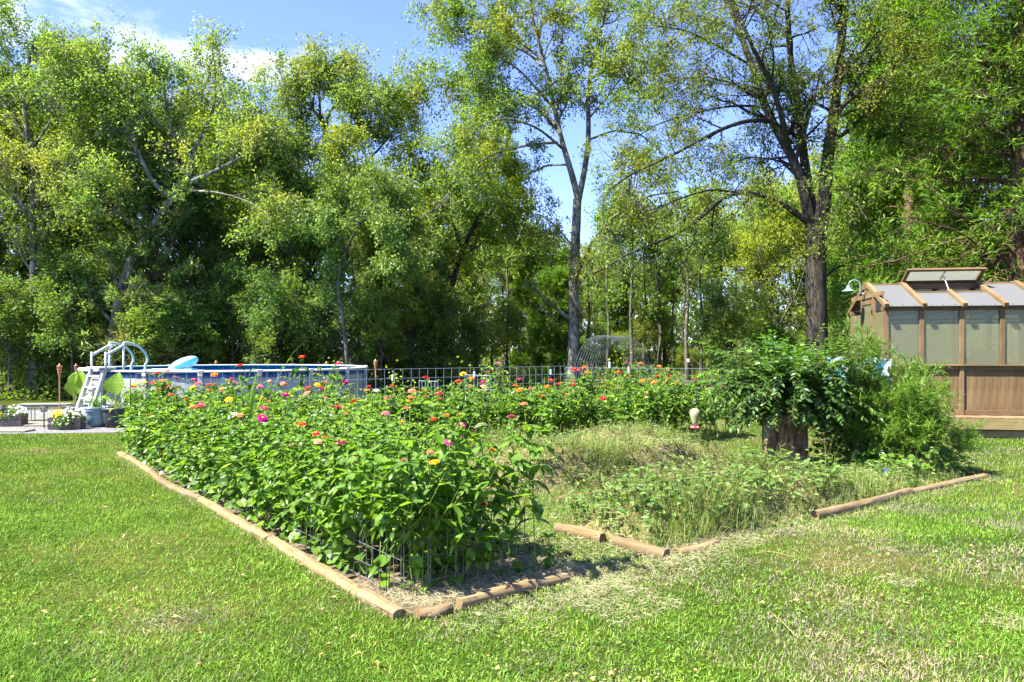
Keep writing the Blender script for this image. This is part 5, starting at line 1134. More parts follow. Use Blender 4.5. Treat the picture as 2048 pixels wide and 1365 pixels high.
ZL = (np.array([(0, 0, 0), (-.20, .25, .055), (0, .28, 0), (.20, .25, .055), (-.19, .58, .03), (0, .62, -.035), (.19, .58, .03), (0, 1, -.17)]),
      [np.array([[0, 1, 2], [0, 2, 3], [4, 5, 7], [5, 6, 7]])[:, ::-1], np.array([[1, 4, 5, 2], [2, 5, 6, 3]])[:, ::-1]])
def weeds(n_, Rg, zf, hm=.26, size=(.03, .07), stemmy=7):
    """little weed shoots: stems with leaves"""
    a, b = rng.uniform(Rg[0], Rg[1], n_), rng.uniform(Rg[2], Rg[3], n_); p = A0+np.outer(a, U)+np.outer(b, Vv); z = zf(a, b)
    h = hm*rng.uniform(.5, 1.25, n_); d = nrm(rng.normal(size=(n_, 3))*.22+np.array([0, 0, 1])); P0 = np.stack([p[:, 0], p[:, 1], z], 1)
    ST = np.stack([P0, P0+d*h[:, None]*.5, P0+d*h[:, None]], 1); tb = tubes(ST, np.tile([.0035, .003, .002], (n_, 1)), 3)
    m_ = n_*stemmy; idx = np.repeat(np.arange(n_), stemmy); t = rng.uniform(.3, 1, m_); q, dd = at_t(ST[idx], t)
    az = rng.uniform(0, 2*PI, m_); ld_ = np.stack([np.cos(az), np.sin(az), rng.uniform(-.3, .5, m_)], 1); s = rng.uniform(*size, m_)
    return tb, inst(ZL[0]*np.array([1.15, 1, 1]), ZL[1], q, ld_, np.tile([0, 0, 1.], (m_, 1))+rng.normal(size=(m_, 3))*.3, s)
t1_, l1_ = weeds(380, (2.5, 5.9, .1, 1.4), ff_, .40, (.05, .10)); t2_, l2_ = weeds(560, (2.6, 7.2, 2.4, 4.6), mf_, .24); t3_, l3_ = weeds(260, (6.0, 9.1, .05, 1.0), ff_, .15, (.05, .10)); t4_, l4_ = weeds(40, (6.0, 7.2, .7, 1.5), ff_, .12, (.05, .08))
t5_, l5_ = weeds(170, (7.95, 9.1, .25, 1.8), z0f, .85, (.05, .11), 16)
V_, g_ = join([l1_, l2_, l3_, l4_, l5_]); wv0 = link('weed_leaves', mk_mesh('weed_leaves', V_, g_), M['weedleaf']); tag(wv0, 'broadleaf weeds growing through the straw', kind='stuff')
V_, g_ = join([(t[0], [t[1]]) for t in (t1_, t2_, t3_, t4_, t5_)]); tag(link('weed_stems', mk_mesh('weed_stems', V_, g_), M['drystem']), 'thin weed stems in the cleared beds', kind='stuff')

# ------------------------------------------------------------------ zinnias
def zinnia_variant(seed, dense=1.):
    """unit-height plant: returns stem mesh data, leaf list (pos, dir, normal, size)"""
    r_ = np.random.default_rng(seed); leaves_ = []; st_ = []
    def shoot(p0, d0, L, nodes, r0, big):
        K = nodes+1; P_ = [np.array(p0)]; d = np.array(d0, float)
        for k in range(nodes): d = nrm(d+r_.normal(size=3)*.05+np.array([0, 0, .08])); P_.append(P_[-1]+d*L/nodes)
        st_.append((np.array(P_), r0)); az = r_.uniform(0, PI)
        for k in range(1, K):
            az += PI/2+r_.normal()*.2
            for s in (0, PI):
                if r_.uniform() < (.08 if P_[k][2] > .38 else .62): continue
                a_ = az+s+r_.normal()*.15; el = r_.uniform(-.6, .45)-(.5 if k < K*.5 else .1)
                leaves_.append((P_[k], np.array([math.cos(a_), math.sin(a_), el]), nrm(np.array([0, 0, 1.])+r_.normal(size=3)*.25), big*(.195 if k < K-1 else .10)*r_.uniform(.6, 1.25)))
        return P_
    main = shoot((0, 0, 0), (r_.normal()*.05, r_.normal()*.05, 1), 1.0, 9, .0062, 1.)
    main[-1][:2] = main[-1][:2]
    tips = [main[-1]]
    for k in range(int(6*dense)):
        j = r_.integers(2, 8); a_ = r_.uniform(0, 2*PI); L = (1.0-main[j][2])*r_.uniform(.55, .95)+.08
        q = shoot(main[j], (math.cos(a_)*.8, math.sin(a_)*.8, .75), L, max(2, int(L/.12)), .003, .85); tips.append(q[-1])
    sm_ = MB()
    for P_, r0 in st_: sm_.tube(P_, np.linspace(r0, r0*.6, len(P_)), 4, False)
    return sm_.mesh('stem', True), leaves_, np.array(main[-1]), tips
ZV = []
for i in range(9):
    sm_, lvs, top, tips = zinnia_variant(200+i); P_, D_, N_, S_ = map(np.array, zip(*lvs))
    V_, g_ = inst(ZL[0]*np.array([1.05, 1, 1.25]), ZL[1], P_, D_, N_, S_); ZV.append((sm_, mk_mesh('leaves', V_, g_, True), lvs, top))
leaf_one = mk_mesh('leaf', ZL[0]*np.array([1.05, 1, 1.25]), ZL[1], True)
PET = (np.array([(-.10, 0, 0), (.10, 0, 0), (.24, .62, .06), (.14, .96, -.02), (-.14, .96, -.02), (-.24, .62, .06)]), [np.array([[0, 1, 2, 5], [5, 2, 3, 4]])])
def bloom_mesh(full=True, seed=0):
    r_ = np.random.default_rng(seed); parts_ = []
    lay = [(15, 1.0, -.02, 0.), (14, .86, .16, .10), (12, .68, .34, .18), (9, .48, .60, .25)] if full else [(14, 1., .0, 0), (9, .8, .15, .06)]
    for n_, L, el, z in lay:
        a_ = np.arange(n_)*2*PI/n_+r_.uniform(0, 1)+r_.normal(size=n_)*.06; d = np.stack([np.cos(a_), np.sin(a_), np.full(n_, el)+r_.normal(size=n_)*.06], 1)
        parts_.append(inst(PET[0], PET[1], np.stack([0*a_, 0*a_, np.full(n_, z*.6)], 1), d*np.array([1, 1, .75]), np.tile([0, 0, 1.], (n_, 1)), L*r_.uniform(.9, 1.05, n_)))
    return join(parts_)
bud = ell_ = MB().lathe([(.004, 0), (.011, .006), (.013, .016), (.008, .024), (.002, .026)], 8).mesh('bud', True)
cmesh = MB().lathe([(.26, .08), (.24, .22), (.14, .30), (.02, .32)], 10).mesh('flower_centre', True)
COL = dict(red=(.62, .012, .02), crimson=(.45, .006, .03), orange=(.85, .17, .012), gold=(.85, .38, .01), yellow=(.80, .62, .03), magenta=(.46, .01, .16), pink=(.62, .12, .22), coral=(.82, .20, .12), peach=(.80, .42, .28), scarlet=(.80, .05, .012), white=(.62, .68, .42), plum=(.35, .03, .16), faded=(.30, .15, .08), rose=(.72, .05, .16))
BM = {}
for i, (k, c) in enumerate(COL.items()):
    V_, g_ = bloom_mesh(True, i); me = mk_mesh('bloom', V_, g_); me.materials.append(leaf_mat(k+'_petals', [tuple(v*.75 for v in c), c, tuple(min(.9, v*1.2+.01) for v in c)], .3, rough=.6, spec=.15, tgain=(1.1, 1.1, 1.1), objvar=.1)); BM[k] = me
M['centre'] = flat('golden_flower_centre', (.55, .30, .03), .8, var=.4, scale=40)
ZREG = [(BED1[0]+.10, BED1[1]-.10, .18, 9.5), (1.6, 3.5, 6.3, 9.4), (2.7, 10.3, 5.0, 6.7)]
# blooms read off the photograph: position, colour, width there
BL_ = [(604, 714, 'scarlet', 17), (677, 727, 'rose', 15), (479, 731, 'red', 19), (429, 750, 'orange', 24), (315, 746, 'red', 14), (337, 742, 'rose', 14), (351, 755, 'pink', 11), (305, 766, 'scarlet', 15), (331, 763, 'orange', 12), (324, 762, 'coral', 12), (267, 773, 'red', 9), (271, 769, 'yellow', 9), (289, 765, 'yellow', 10), (330, 779, 'gold', 9), (388, 760, 'magenta', 13), (395, 767, 'pink', 13), (385, 775, 'yellow', 12), (418, 770, 'orange', 12), (418, 781, 'orange', 10), (443, 779, 'orange', 11), (456, 762, 'gold', 10), (468, 765, 'rose', 11), (464, 757, 'pink', 9), (519, 774, 'pink', 18), (567, 768, 'coral', 16), (539, 762, 'peach', 7),
       (571, 790, 'magenta', 19), (617, 776, 'scarlet', 19), (635, 770, 'gold', 16), (645, 778, 'magenta', 22), (613, 787, 'coral', 13), (652, 796, 'pink', 8), (691, 764, 'magenta', 19), (734, 781, 'gold', 21), (753, 782, 'white', 14), (775, 796, 'pink', 18), (708, 803, 'red', 17), (683, 817, 'rose', 20), (670, 814, 'red', 16), (692, 827, 'coral', 13), (528, 817, 'rose', 17), (525, 837, 'magenta', 27), (458, 799, 'gold', 17), (401, 812, 'rose', 17), (386, 815, 'coral', 14), (300, 833, 'scarlet', 24), (465, 831, 'white', 18), (481, 831, 'coral', 14), (603, 849, 'scarlet', 18), (771, 827, 'pink', 18), (632, 868, 'red', 13), (635, 884, 'peach', 22), (683, 886, 'magenta', 20), (388, 858, 'plum', 15), (363, 874, 'plum', 14), (650, 875, 'gold', 9), (707, 921, 'faded', 24), (585, 890, 'faded', 14), (549, 909, 'faded', 10), (406, 864, 'gold', 12),
       (823, 782, 'coral', 15), (823, 795, 'coral', 18), (817, 803, 'gold', 10), (851, 755, 'rose', 14), (917, 763, 'red', 19), (877, 788, 'crimson', 16), (926, 748, 'gold', 12), (943, 757, 'orange', 10), (966, 765, 'magenta', 14), (941, 774, 'pink', 9), (967, 774, 'peach', 12), (811, 817, 'coral', 14), (866, 838, 'scarlet', 16), (998, 727, 'pink', 9), (1039, 759, 'magenta', 13), (1031, 771, 'orange', 11), (1038, 780, 'orange', 12), (1041, 802, 'scarlet', 12), (1082, 792, 'orange', 11), (1102, 761, 'scarlet', 13), (1095, 773, 'orange', 11), (1114, 770, 'rose', 11), (1058, 819, 'orange', 12), (1024, 835, 'pink', 21), (962, 852, 'white', 28), (923, 851, 'pink', 19), (1148, 739, 'red', 15), (1156, 741, 'rose', 9), (1168, 735, 'orange', 12), (1174, 744, 'orange', 9), (1147, 770, 'red', 11), (1147, 763, 'rose', 9), (1129, 789, 'orange', 9), (1110, 796, 'coral', 9), (1207, 797, 'crimson', 12), (1236, 745, 'scarlet', 9), (1254, 725, 'pink', 12), (1281, 727, 'orange', 13), (1257, 752, 'orange', 8), (1285, 762, 'orange', 11), (1293, 787, 'coral', 12), (1319, 733, 'orange', 11),
       (1315, 753, 'red', 12), (1333, 765, 'magenta', 20), (1307, 765, 'orange', 9), (1389, 757, 'rose', 10), (1399, 777, 'red', 9), (1354, 769, 'orange', 9), (1310, 794, 'orange', 9), (1313, 824, 'red', 10), (1365, 810, 'red', 10), (1308, 832, 'pink', 9), (1143, 847, 'red', 11), (1129, 867, 'red', 11), (1161, 883, 'rose', 14), (1143, 900, 'red', 8), (1292, 862, 'pink', 10), (1338, 875, 'scarlet', 12), (970, 1007, 'red', 15), (869, 924, 'gold', 20), (861, 905, 'coral', 14), (898, 885, 'plum', 18), (806, 921, 'faded', 13), (805, 845, 'coral', 13), (1447, 770, 'red', 13), (985, 900, 'orange', 10), (893, 830, 'orange', 10), (920, 828, 'gold', 10), (1048, 808, 'coral', 9), (1215, 820, 'red', 8), (1250, 838, 'scarlet', 8)]
def solve(x, y, lo=.55, hi=1.75):
    best = None
    for h in np.arange(lo, hi, .02):
        if y <= 700.5: continue
        Z = (H-h)*FP/(y-700)
        if Z < 4 or Z > 19: continue
        X_ = (x-1024)/FP*Z; a_, b_ = toAB(X_, Z)
        for ri, q in enumerate(ZREG):
            if q[0] <= a_ <= q[1] and q[2] <= b_ <= q[3]:
                tgt = 1.08+.12*(ri > 0); c = abs(h-tgt)+.0*ri
                if best is None or c < best[0]: best = (c, h, X_, Z, ri)
    return best
rz_ = np.random.default_rng(300); BEDN = ['long near bed', 'side bed', 'back bed']
plants = []; placed = []
for (x, y, c, w) in BL_:
    s = solve(x, y)
    if s is None: s = solve(x, max(y, 722), .3, 1.9)
    if s is None: continue
    _, h, X_, Z, ri = s; plants.append([X_, Z, h, c, w/2*Z/FP, ri]); placed.append((X_, Z))
rest = []
for ri, (q, sp) in enumerate(zip(ZREG, (.262, .42, .36))):
    for a_ in np.arange(q[0], q[1], sp):
        for b_ in np.arange(q[2], q[3], sp):
            aa, bb = a_+rz_.uniform(-.4, .4)*sp, b_+rz_.uniform(-.4, .4)*sp; p = AB(np.clip(aa, q[0], q[1]), np.clip(bb, q[2], q[3]))
            if ri == 0 and bb < 3.2 and aa > 1.04: continue
            if placed and min((p[0]-u_)**2+(p[1]-v_)**2 for u_, v_ in placed) < (.09 if ri == 0 else .12)**2: continue
            rest.append([p[0], p[1], (1.07+.20*max(0, 1-bb/6) if ri == 0 else 1.1 if ri == 1 else 1.16)*rz_.uniform(.76, 1.04), None, 0, ri])
for q in list(rest):            # small reds dotted through the far plants
    if (q[5] > 0 or q[1] > 9.5) and rz_.uniform() < .26:
        rest.remove(q); plants.append([q[0], q[1], q[2]*1.12, ['red', 'crimson', 'rose', 'scarlet', 'magenta'][int(rz_.integers(0, 5))], .028, q[5]])
print('zinnias', len(plants), len(rest))
allz = sorted(plants+rest, key=lambda p: p[1]); near_cut = 60; names = {}; todo = []
cnt = {}
ordc = {}
for p in allz:
    if p[3]: ordc.setdefault((p[3], p[5]), []).append(p)
nleafless = 0
for i, (X_, Y_, h, c, w, ri) in enumerate(allz):
    sm_, lm_, lvs, top = ZV[int(rz_.integers(0, 9))]; rzz = rz_.uniform(0, 2*PI); wide = rz_.uniform(.95, 1.25) if Y_ > 7 else rz_.uniform(.78, .98)
    if c:
        lst = ordc[(c, ri)]; k = [id(q) for q in lst].index(id(allz[i])); cn = {'white': 'greenish white', 'faded': 'withered brown', 'gold': 'golden', 'coral': 'coral pink', 'rose': 'deep rose', 'plum': 'dusky plum', 'scarlet': 'scarlet orange'}.get(c, c)
        lab = f'zinnia with {cn} bloom in the {BEDN[ri]}' if len(lst) == 1 else f'zinnia with {cn} bloom, {ordinal(k)} nearest such in the {BEDN[ri]}'
        names[id(allz[i])] = (f'{cn} bloom' + (f' {ordinal(k)} nearest' if len(lst) > 1 else ''), BEDN[ri])
        t = thing('zinnia_plant', lab, 'flower', (X_-top[0]*wide*0, Y_, 0), rzz, 'blooming zinnias')
    else:
        t = thing('zinnia_plant', f'leafy zinnia without open bloom in the {BEDN[ri]}', 'flower', (X_, Y_, 0), rzz, f'flowerless zinnias in the {BEDN[ri]}'); todo.append((t, X_, Y_, ri))
    link('stem', sm_, M['stem'], t, scale=(wide, wide, h))
    if i < near_cut:
        for (P_, D_, N_, S_) in lvs:
            y_ = Vector(D_).normalized(); x_ = y_.cross(Vector(N_)).normalized(); zz = x_.cross(y_)
            m_ = Matrix((x_, y_, zz)).transposed().to_4x4(); m_.translation = Vector((P_[0]*wide, P_[1]*wide, P_[2]*h))
            o = link('leaf', leaf_one, M['zleaf'], t); o.matrix_local = m_ @ Matrix.Scale(float(S_)*1.02, 4)
    else:
        o = link('leaves', lm_, M['zleaf'], t, scale=(wide, wide, h)); o['kind'] = 'stuff'
    if not c and rz_.uniform() < .6: link('bud', bud, M['stem'], t, loc=(top[0]*wide, top[1]*wide, h-.004))
    if c:
        wv2 = max(.031, min(.060, w*1.2)); tl = (rz_.normal()*.18-.10, rz_.normal()*.18)
        b_ = link('bloom', BM[c], None, t, loc=(top[0]*wide, top[1]*wide, h), scale=wv2, rot=(R(-22)*math.cos(rzz)*-1+tl[0], R(22)*math.sin(rzz)*0+tl[1], 0)); 
        if c not in ('faded',): link('flower_centre', cmesh, M['centre'], b_)
        # put the bloom (not the foot) on the line of sight
        off = Matrix.Rotation(rzz, 3, 'Z') @ Vector((top[0]*wide, top[1]*wide, 0)); t.location.x -= off.x; t.location.y -= off.y

for t, X_, Y_, ri in todo:      # name each flowerless plant after the nearest bloom
    q = min((p for p in plants if p[5] == ri and id(p) in names), key=lambda p: (p[0]-X_)**2+(p[1]-Y_)**2, default=None)
    if q is None: continue
    dx, dy = X_-q[0]/q[1]*Y_, Y_-q[1]; rel = ('behind' if dy > 0 else 'in front of') if abs(dy) > abs(dx) else ('to the right of' if dx > 0 else 'to the left of')
    t['label'] = f"leafy zinnia {rel} the {names[id(q)][0].replace('withered brown', 'withered').replace('greenish white', 'white').replace('scarlet orange', 'scarlet')}, {BEDN[ri]}"

# seedlings in the path
for (x, y, s, rzq, lab) in ((1097, 1150, .30, 0, 'small lone zinnia seedling with drooping leaves on the worn path'), (1062, 1158, .13, 1, 'tiny leafy seedling at the bed end beside the path')):
    t = thing('zinnia_seedling', lab, 'seedling', G(x, y), rzq); K = 4
    MB().tube([(0, 0, 0), (.01, 0, s*.5), (0, 0, s)], .004, 5).build('stem', M['stem'], t)
    for k in range(12 if s > .2 else 6):
        a_ = k*PI/2+.3*(k//4)+rz_.normal()*.1; zz = s*(.45+.55*(k//4)/2.2); el = [-.9, -.5, .5][k//4]
        y_ = Vector((math.cos(a_), math.sin(a_), el)).normalized(); x_ = y_.cross(Vector((0, 0, 1))).normalized(); q_ = x_.cross(y_); m_ = Matrix((x_, y_, q_)).transposed().to_4x4(); m_.translation = (0, 0, min(zz, s))
        o = link('leaf', leaf_one, M['zleaf'], t); o.matrix_local = m_ @ Matrix.Scale((.15 if s > .2 else .09)*(1 if k < 8 else .6), 4)

# strap-leaved clump and tall grass heads between the zinnias
for (x, y, Zq, L, n_, w, lab) in ((492, 830, 9.8, .62, 16, .028, 'clump of broad strap leaves rising above the zinnias'), (262, 800, 12.3, .55, 14, .016, 'grassy clump at the pool end of the long bed'), (526, 790, 10.6, .95, 3, .012, 'single tall grass blade standing over the flowers'), (640, 800, 10.5, .5, 7, .014, 'thin tall grass among the pink zinnias'), (1540, 965, 9.7, .42, 26, .013, 'fresh green grass tuft in front of the stump'), (1655, 900, 9.9, .4, 14, .010, 'grass tuft between stump and cosmos'), (1270, 905, 12.0, .38, 26, .010, 'seedy grass tuft on top of the straw mound')):
    p = W(x, y, Zq); base = p.copy(); base[2] = max(0, p[2]-.25)
    tuft('grass_clump', lab, base, n_, L+.15, w, M['zleaf'] if w > .01 else M['weedgrass'], int(x), up=.88, bend=.6, rad=.08)
# climbing vine on the back fence
def vine(lab, p, q, n_, seed, spread=.12, size=.06, mat='lf_yellow'):
    r_ = np.random.default_rng(seed); t = thing('climbing_vine', lab, 'vine', (p[0], p[1], 0)); P_ = smooth_path(r_, [np.array([0, 0, 0.]), (np.array(q)-np.array([p[0], p[1], 0]))*.6+r_.normal(size=3)*.06, np.array(q)-np.array([p[0], p[1], 0])], 14, .01)
    MB().tube(P_, .004, 4).build('stem', M['stem'], t); src = np.tile(P_[None], (n_, 1, 1)); pp, d = at_t(src, r_.uniform(.35, 1, n_)); pp = pp+r_.normal(size=pp.shape)*spread
    V_, g_ = leaves(r_, pp, d, size, .5, aspect=1.6); o = link('leaves', mk_mesh('leaves', V_, g_), M[mat], t); o['kind'] = 'stuff'
for i, (x, yt, n_, lab) in enumerate(((792, 745, 90, 'pale green vine bushing over the wire fence nearest the pool'), (830, 760, 50, 'low vine spray beside the first fence post'), (940, 725, 40, 'thin vine reaching above the wire fence'), (970, 712, 36, 'spindly vine shoot standing over the wire fence'), (1000, 735, 80, 'leafy vine with pink bloom before the meadow'), (668, 722, 26, 'wispy vine tip above the far pool rim'))):
    f = fence_at(x); Zf = f[1]; top = W(x, yt, Zf-.05); vine(lab, (f[0], f[1]-.05), top, n_, 400+i)
# vine on the arch
for i, (x, y) in enumerate(((1246, 705), (1230, 690))): p = W(x, y, 27); vine('thin bean vine climbing the arch trellis, ' + ('outer' if i == 0 else 'inner') + ' one', (p[0]+.15, p[1]), p, 34, 420+i, .08, .09)

# ------------------------------------------------------------------ stump with its rambling bush
sp = G(1570, 942); stp = thing('tree_stump', 'thick furrowed tree stump beneath the rambling bush', 'stump', sp)
r_ = np.random.default_rng(500); n_, K = 64, 16; V_ = []
for k in range(K+1):
    z = .82*k/K
    for i in range(n_):
        a = 2*PI*i/n_; fl_ = 1+.22*math.exp(-z*9)*(1+.5*math.sin(3*a+1)); rad = .285*fl_*(1+.05*math.sin(2*a+.5)+.035*math.sin(17*a+1.3*math.sin(z*5))+.022*math.sin(29*a+2*z)+r_.normal()*.010)
        V_.append((math.cos(a)*rad*1.08, math.sin(a)*rad, z))
F_ = [(k*n_+i, k*n_+(i+1) % n_, (k+1)*n_+(i+1) % n_, (k+1)*n_+i) for k in range(K) for i in range(n_)]+[tuple(K*n_+i for i in range(n_))]
M['stumpbark'] = bark_mat('stump_bark', (0.033, 0.019, 0.011), (0.294, 0.182, 0.107), (0.367, 0.277, 0.179), 9)
MB().add(V_, F_).build('trunk', M['stumpbark'], stp, True)
bush = thing('rambling_bush', 'dark glossy bush with arching shoots spilling over the tree stump', 'bush', (sp[0]+.05, sp[1], .0))
OV = (np.array([(0, 0, 0), (-.24, .3, .04), (-.22, .65, .03), (0, 1, -.07), (.22, .65, .03), (.24, .3, .04), (0, .5, -.02)]), [np.array([[0, 6, 1], [1, 6, 2], [2, 6, 3], [3, 6, 4], [4, 6, 5], [5, 6, 0]])])
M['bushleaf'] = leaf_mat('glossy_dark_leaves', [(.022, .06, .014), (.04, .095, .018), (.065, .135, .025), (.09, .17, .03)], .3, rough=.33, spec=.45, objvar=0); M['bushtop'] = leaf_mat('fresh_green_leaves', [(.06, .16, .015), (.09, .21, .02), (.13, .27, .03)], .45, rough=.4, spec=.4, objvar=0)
def shoots(n_, L, el, z0, droop, seed, K=12, az=None, r0=.25):
    r_ = np.random.default_rng(seed); a = r_.uniform(0, 2*PI, n_) if az is None else np.array(az); e = r_.uniform(*el, n_); p = np.stack([np.cos(a)*r0*r_.uniform(.2, 1, n_), np.sin(a)*r0*r_.uniform(.2, 1, n_), r_.uniform(*z0, n_)], 1)
    d = np.stack([np.cos(a)*np.cos(e), np.sin(a)*np.cos(e), np.sin(e)], 1); ln = r_.uniform(*L, n_); P_ = np.zeros((n_, K, 3)); P_[:, 0] = p
    for k in range(1, K): d = nrm(d-np.array([0, 0, droop])*(k/K)+r_.normal(size=(n_, 3))*.05); P_[:, k] = P_[:, k-1]+d*(ln/(K-1))[:, None]
    return P_, r_
def pinnate(P_, r_, per, size, alt=1.):
    n_, K = P_.shape[:2]; idx = np.repeat(np.arange(n_), per); t = np.tile(np.linspace(.12, 1, per), n_)+r_.normal(size=n_*per)*.01; q, tg = at_t(P_[idx], np.clip(t, 0, 1))
    side = np.where(np.arange(per) % 2 == 0, 1., -1.); side = np.tile(side, n_)[:, None]; lat = nrm(np.cross(tg, np.array([0, 0, 1.]))+1e-4)
    d = nrm(lat*side*.9+tg*.55+np.array([0, 0, -.25])+r_.normal(size=q.shape)*.18); nn = nrm(np.array([0, 0, 1.])+r_.normal(size=q.shape)*.35)
    s = size*r_.uniform(.7, 1.15, len(q)); return inst(OV[0], OV[1], q, d, nn, s)
P1, r1_ = shoots(200, (.7, 1.25), (.15, 1.2), (.9, 1.25), .25, 501); P2, r2_ = shoots(120, (.5, .9), (.0, .7), (.85, 1.1), .27, 502); P3, r3_ = shoots(80, (.6, 1.05), (.6, 1.4), (1.0, 1.25), .10, 503)
az_ = [2.9, 3.05, 3.2, 2.7, 3.35, .05, -.1, .25]; P4, r4_ = shoots(8, (1.15, 1.5), (.52, .75), (1.0, 1.2), .16, 504, az=az_)
P6, r6_ = shoots(26, (.15, .3), (-1.2, .1), (.75, .95), .3, 506, r0=.38)
V_, g_ = join([(t[0], [t[1]]) for t in [tubes(P, np.tile(np.linspace(.006, .002, P.shape[1]), (len(P), 1)), 4) for P in (P1, P2, P3, P4, P6)]]); o = link('shoots', mk_mesh('shoots', V_, g_, True), flat('shoot_bark', (.075, .075, .03), .7), bush); o['kind'] = 'stuff'
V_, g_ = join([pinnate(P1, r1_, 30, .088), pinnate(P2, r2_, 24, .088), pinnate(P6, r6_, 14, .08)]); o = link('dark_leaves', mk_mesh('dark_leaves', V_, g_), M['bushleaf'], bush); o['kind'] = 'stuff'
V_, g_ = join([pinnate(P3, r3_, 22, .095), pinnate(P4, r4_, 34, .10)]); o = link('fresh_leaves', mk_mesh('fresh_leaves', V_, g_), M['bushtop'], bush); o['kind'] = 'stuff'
for (x, y, c, lab) in ((1605, 751, 'pink', 'first'), (1550, 745, 'pink', 'second'), (1712, 774, 'magenta', 'third'), (1729, 762, 'pink', 'fourth'), (1805, 757, 'white', 'fifth')): pass

# ------------------------------------------------------------------ cosmos and leafy plants beside the stump
M['cosmosleaf'] = leaf_mat('feathery_leaves', [(.07, .15, .015), (.11, .21, .022), (.17, .28, .04)], .4, objvar=.15)
def cosmos_mesh(seed):
    r_ = np.random.default_rng(seed); P0 = np.zeros((1, 10, 3)); P0[0] = smooth_path(r_, [(0, 0, 0), (.03, .02, .5), (0, 0, 1)], 10, .006); Rm = np.linspace(.006, .002, 10)[None]
    b1, q1 = spawn(r_, P0, Rm, 16, .15, .95, .48, 38, 7, (0, 0, .06), .08, .6, .3); b2, q2 = spawn(r_, b1, q1, 7, .2, 1, .20, 45, 5, (0, 0, .03), .1, .7, .3); b3, q3 = spawn(r_, b2, q2, 7, .1, 1, .09, 48, 3, (0, 0, .02), .12, .8, .2)
    st_ = join([(v, [f]) for v, f in (tubes(P0, Rm, 5), tubes(b1, np.maximum(q1, .0018), 3), tubes(b2, np.full(q2.shape, .0013), 3))])
    N = len(b3); T = nrm(b3[:, -1]-b3[:, 0]); src = b3[np.repeat(np.arange(N), 3)]; p, d = at_t(src, r_.uniform(0, .9, len(src))); d = nrm(d+r_.normal(size=d.shape)*.5)
    V_, g_ = inst(np.array([(-.055, 0, 0), (.055, 0, 0), (0, 1, 0)]), [np.array([[0, 1, 2]])], p, d, nrm(r_.normal(size=d.shape)), np.stack([np.full(len(p), .10), np.full(len(p), .085), np.full(len(p), .07)], 1))
    return mk_mesh('stem', *st_, True), mk_mesh('leaves', V_, g_)
CM = [cosmos_mesh(600+i) for i in range(3)]
COS = (np.array([(0, 0, 0)]+[(math.cos(t)*r0, math.sin(t)*r0, .15) for t, r0 in zip(np.linspace(0, 2*PI, 24, endpoint=False), [.5, .97, 1.]*8)]), [np.array([[0, 1+i, 1+(i+1) % 24] for i in range(24)])])
cosb = {}
for k, c in (('pink', (.78, .30, .42)), ('white', (.8, .74, .76)), ('magenta', (.52, .02, .12))):
    me = mk_mesh('bloom', COS[0], COS[1]); me.materials.append(flat('cosmos_'+k, c, .6, trans=.35)); cosb[k] = me
spots = [(1722, 838, 'a', .0), (1745, 850, 'b', 0)]
rc = np.random.default_rng(610); ncs = 0
cz_ = [(1712, 774, 'magenta'), (1729, 762, 'pink'), (1805, 757, 'white'), (1764, 756, 'pink'), (1752, 818, 'magenta'), (1703, 780, 'magenta'), (1715, 692+20, 'pink')]
cpl = []
for (x, y, c) in cz_:
    Z = rc.uniform(10.6, 11.4); p = W(x, y, Z); cpl.append((p[0], Z, p[2], c))
for i in range(17):
    aa, bb = rc.uniform(8.0, 9.25), rc.uniform(.25, 1.8); p = AB(aa, bb); edge_ = 1-max(0, (aa-8.4))*.6; cpl.append((p[0], p[1], 1.18*edge_*rc.uniform(.75, 1.1), None))
for i, (X_, Y_, h, c) in enumerate(sorted(cpl, key=lambda p: p[1])):
    lab = f'feathery cosmos with {c} bloom, number {i+1} from the near side of its clump' if c else 'feathery green cosmos without flower beside the stump'
    if c: lab = {'magenta': 'dark magenta', 'pink': 'pale pink', 'white': 'white'}[c]+' flowered cosmos beside the stump, '+ordinal(sum(1 for q in sorted(cpl, key=lambda p: p[1])[:i] if q[3] == c))+' nearest of its colour'
    t = thing('cosmos_plant', lab, 'flower', (X_, Y_, 0), rc.uniform(0, 6.28), 'cosmos clump between stump and deck' if not c else 'flowering cosmos between stump and deck'); cm = CM[i % 3]; hh = h
    link('stem', cm[0], M['stem'], t, scale=(1, 1, hh)); o = link('leaves', cm[1], M['cosmosleaf'], t, scale=(1, 1, hh)); o['kind'] = 'stuff'
    if c: link('bloom', cosb[c], None, t, loc=(0, 0, hh+.01), scale=.04, rot=(.6, .3, 0))
HL = (np.array([(0, .0, 0), (-.30, -.10, .03), (-.50, .18, .05), (-.42, .55, .03), (0, 1, -.12), (.42, .55, .03), (.50, .18, .05), (.30, -.10, .03), (0, .4, -.03)]), [np.array([[8, i, i+1] for i in range(7)]+[[8, 7, 0]])])
def heart_patch(name, lab, regs, seed, mat):
    r_ = np.random.default_rng(seed); parts_ = []
    for (a0, a1, b0, b1, z0, z1, n_, s) in regs:
        a, b = r_.uniform(a0, a1, n_), r_.uniform(b0, b1, n_); p = A0+np.outer(a, U)+np.outer(b, Vv); P_ = np.stack([p[:, 0], p[:, 1], r_.uniform(z0, z1, n_)], 1)
        az = r_.uniform(0, 2*PI, n_); d = np.stack([np.cos(az), np.sin(az), r_.uniform(-.8, .1, n_)], 1); nn = nrm(np.array([-.1, -.35, .8])+r_.normal(size=(n_, 3))*.35); parts_.append(inst(HL[0], HL[1], P_, d, nn, s*r_.uniform(.6, 1.2, n_)))
    V_, g_ = join(parts_); return tag(link(name, mk_mesh(name, V_, g_), mat), lab, kind='stuff')
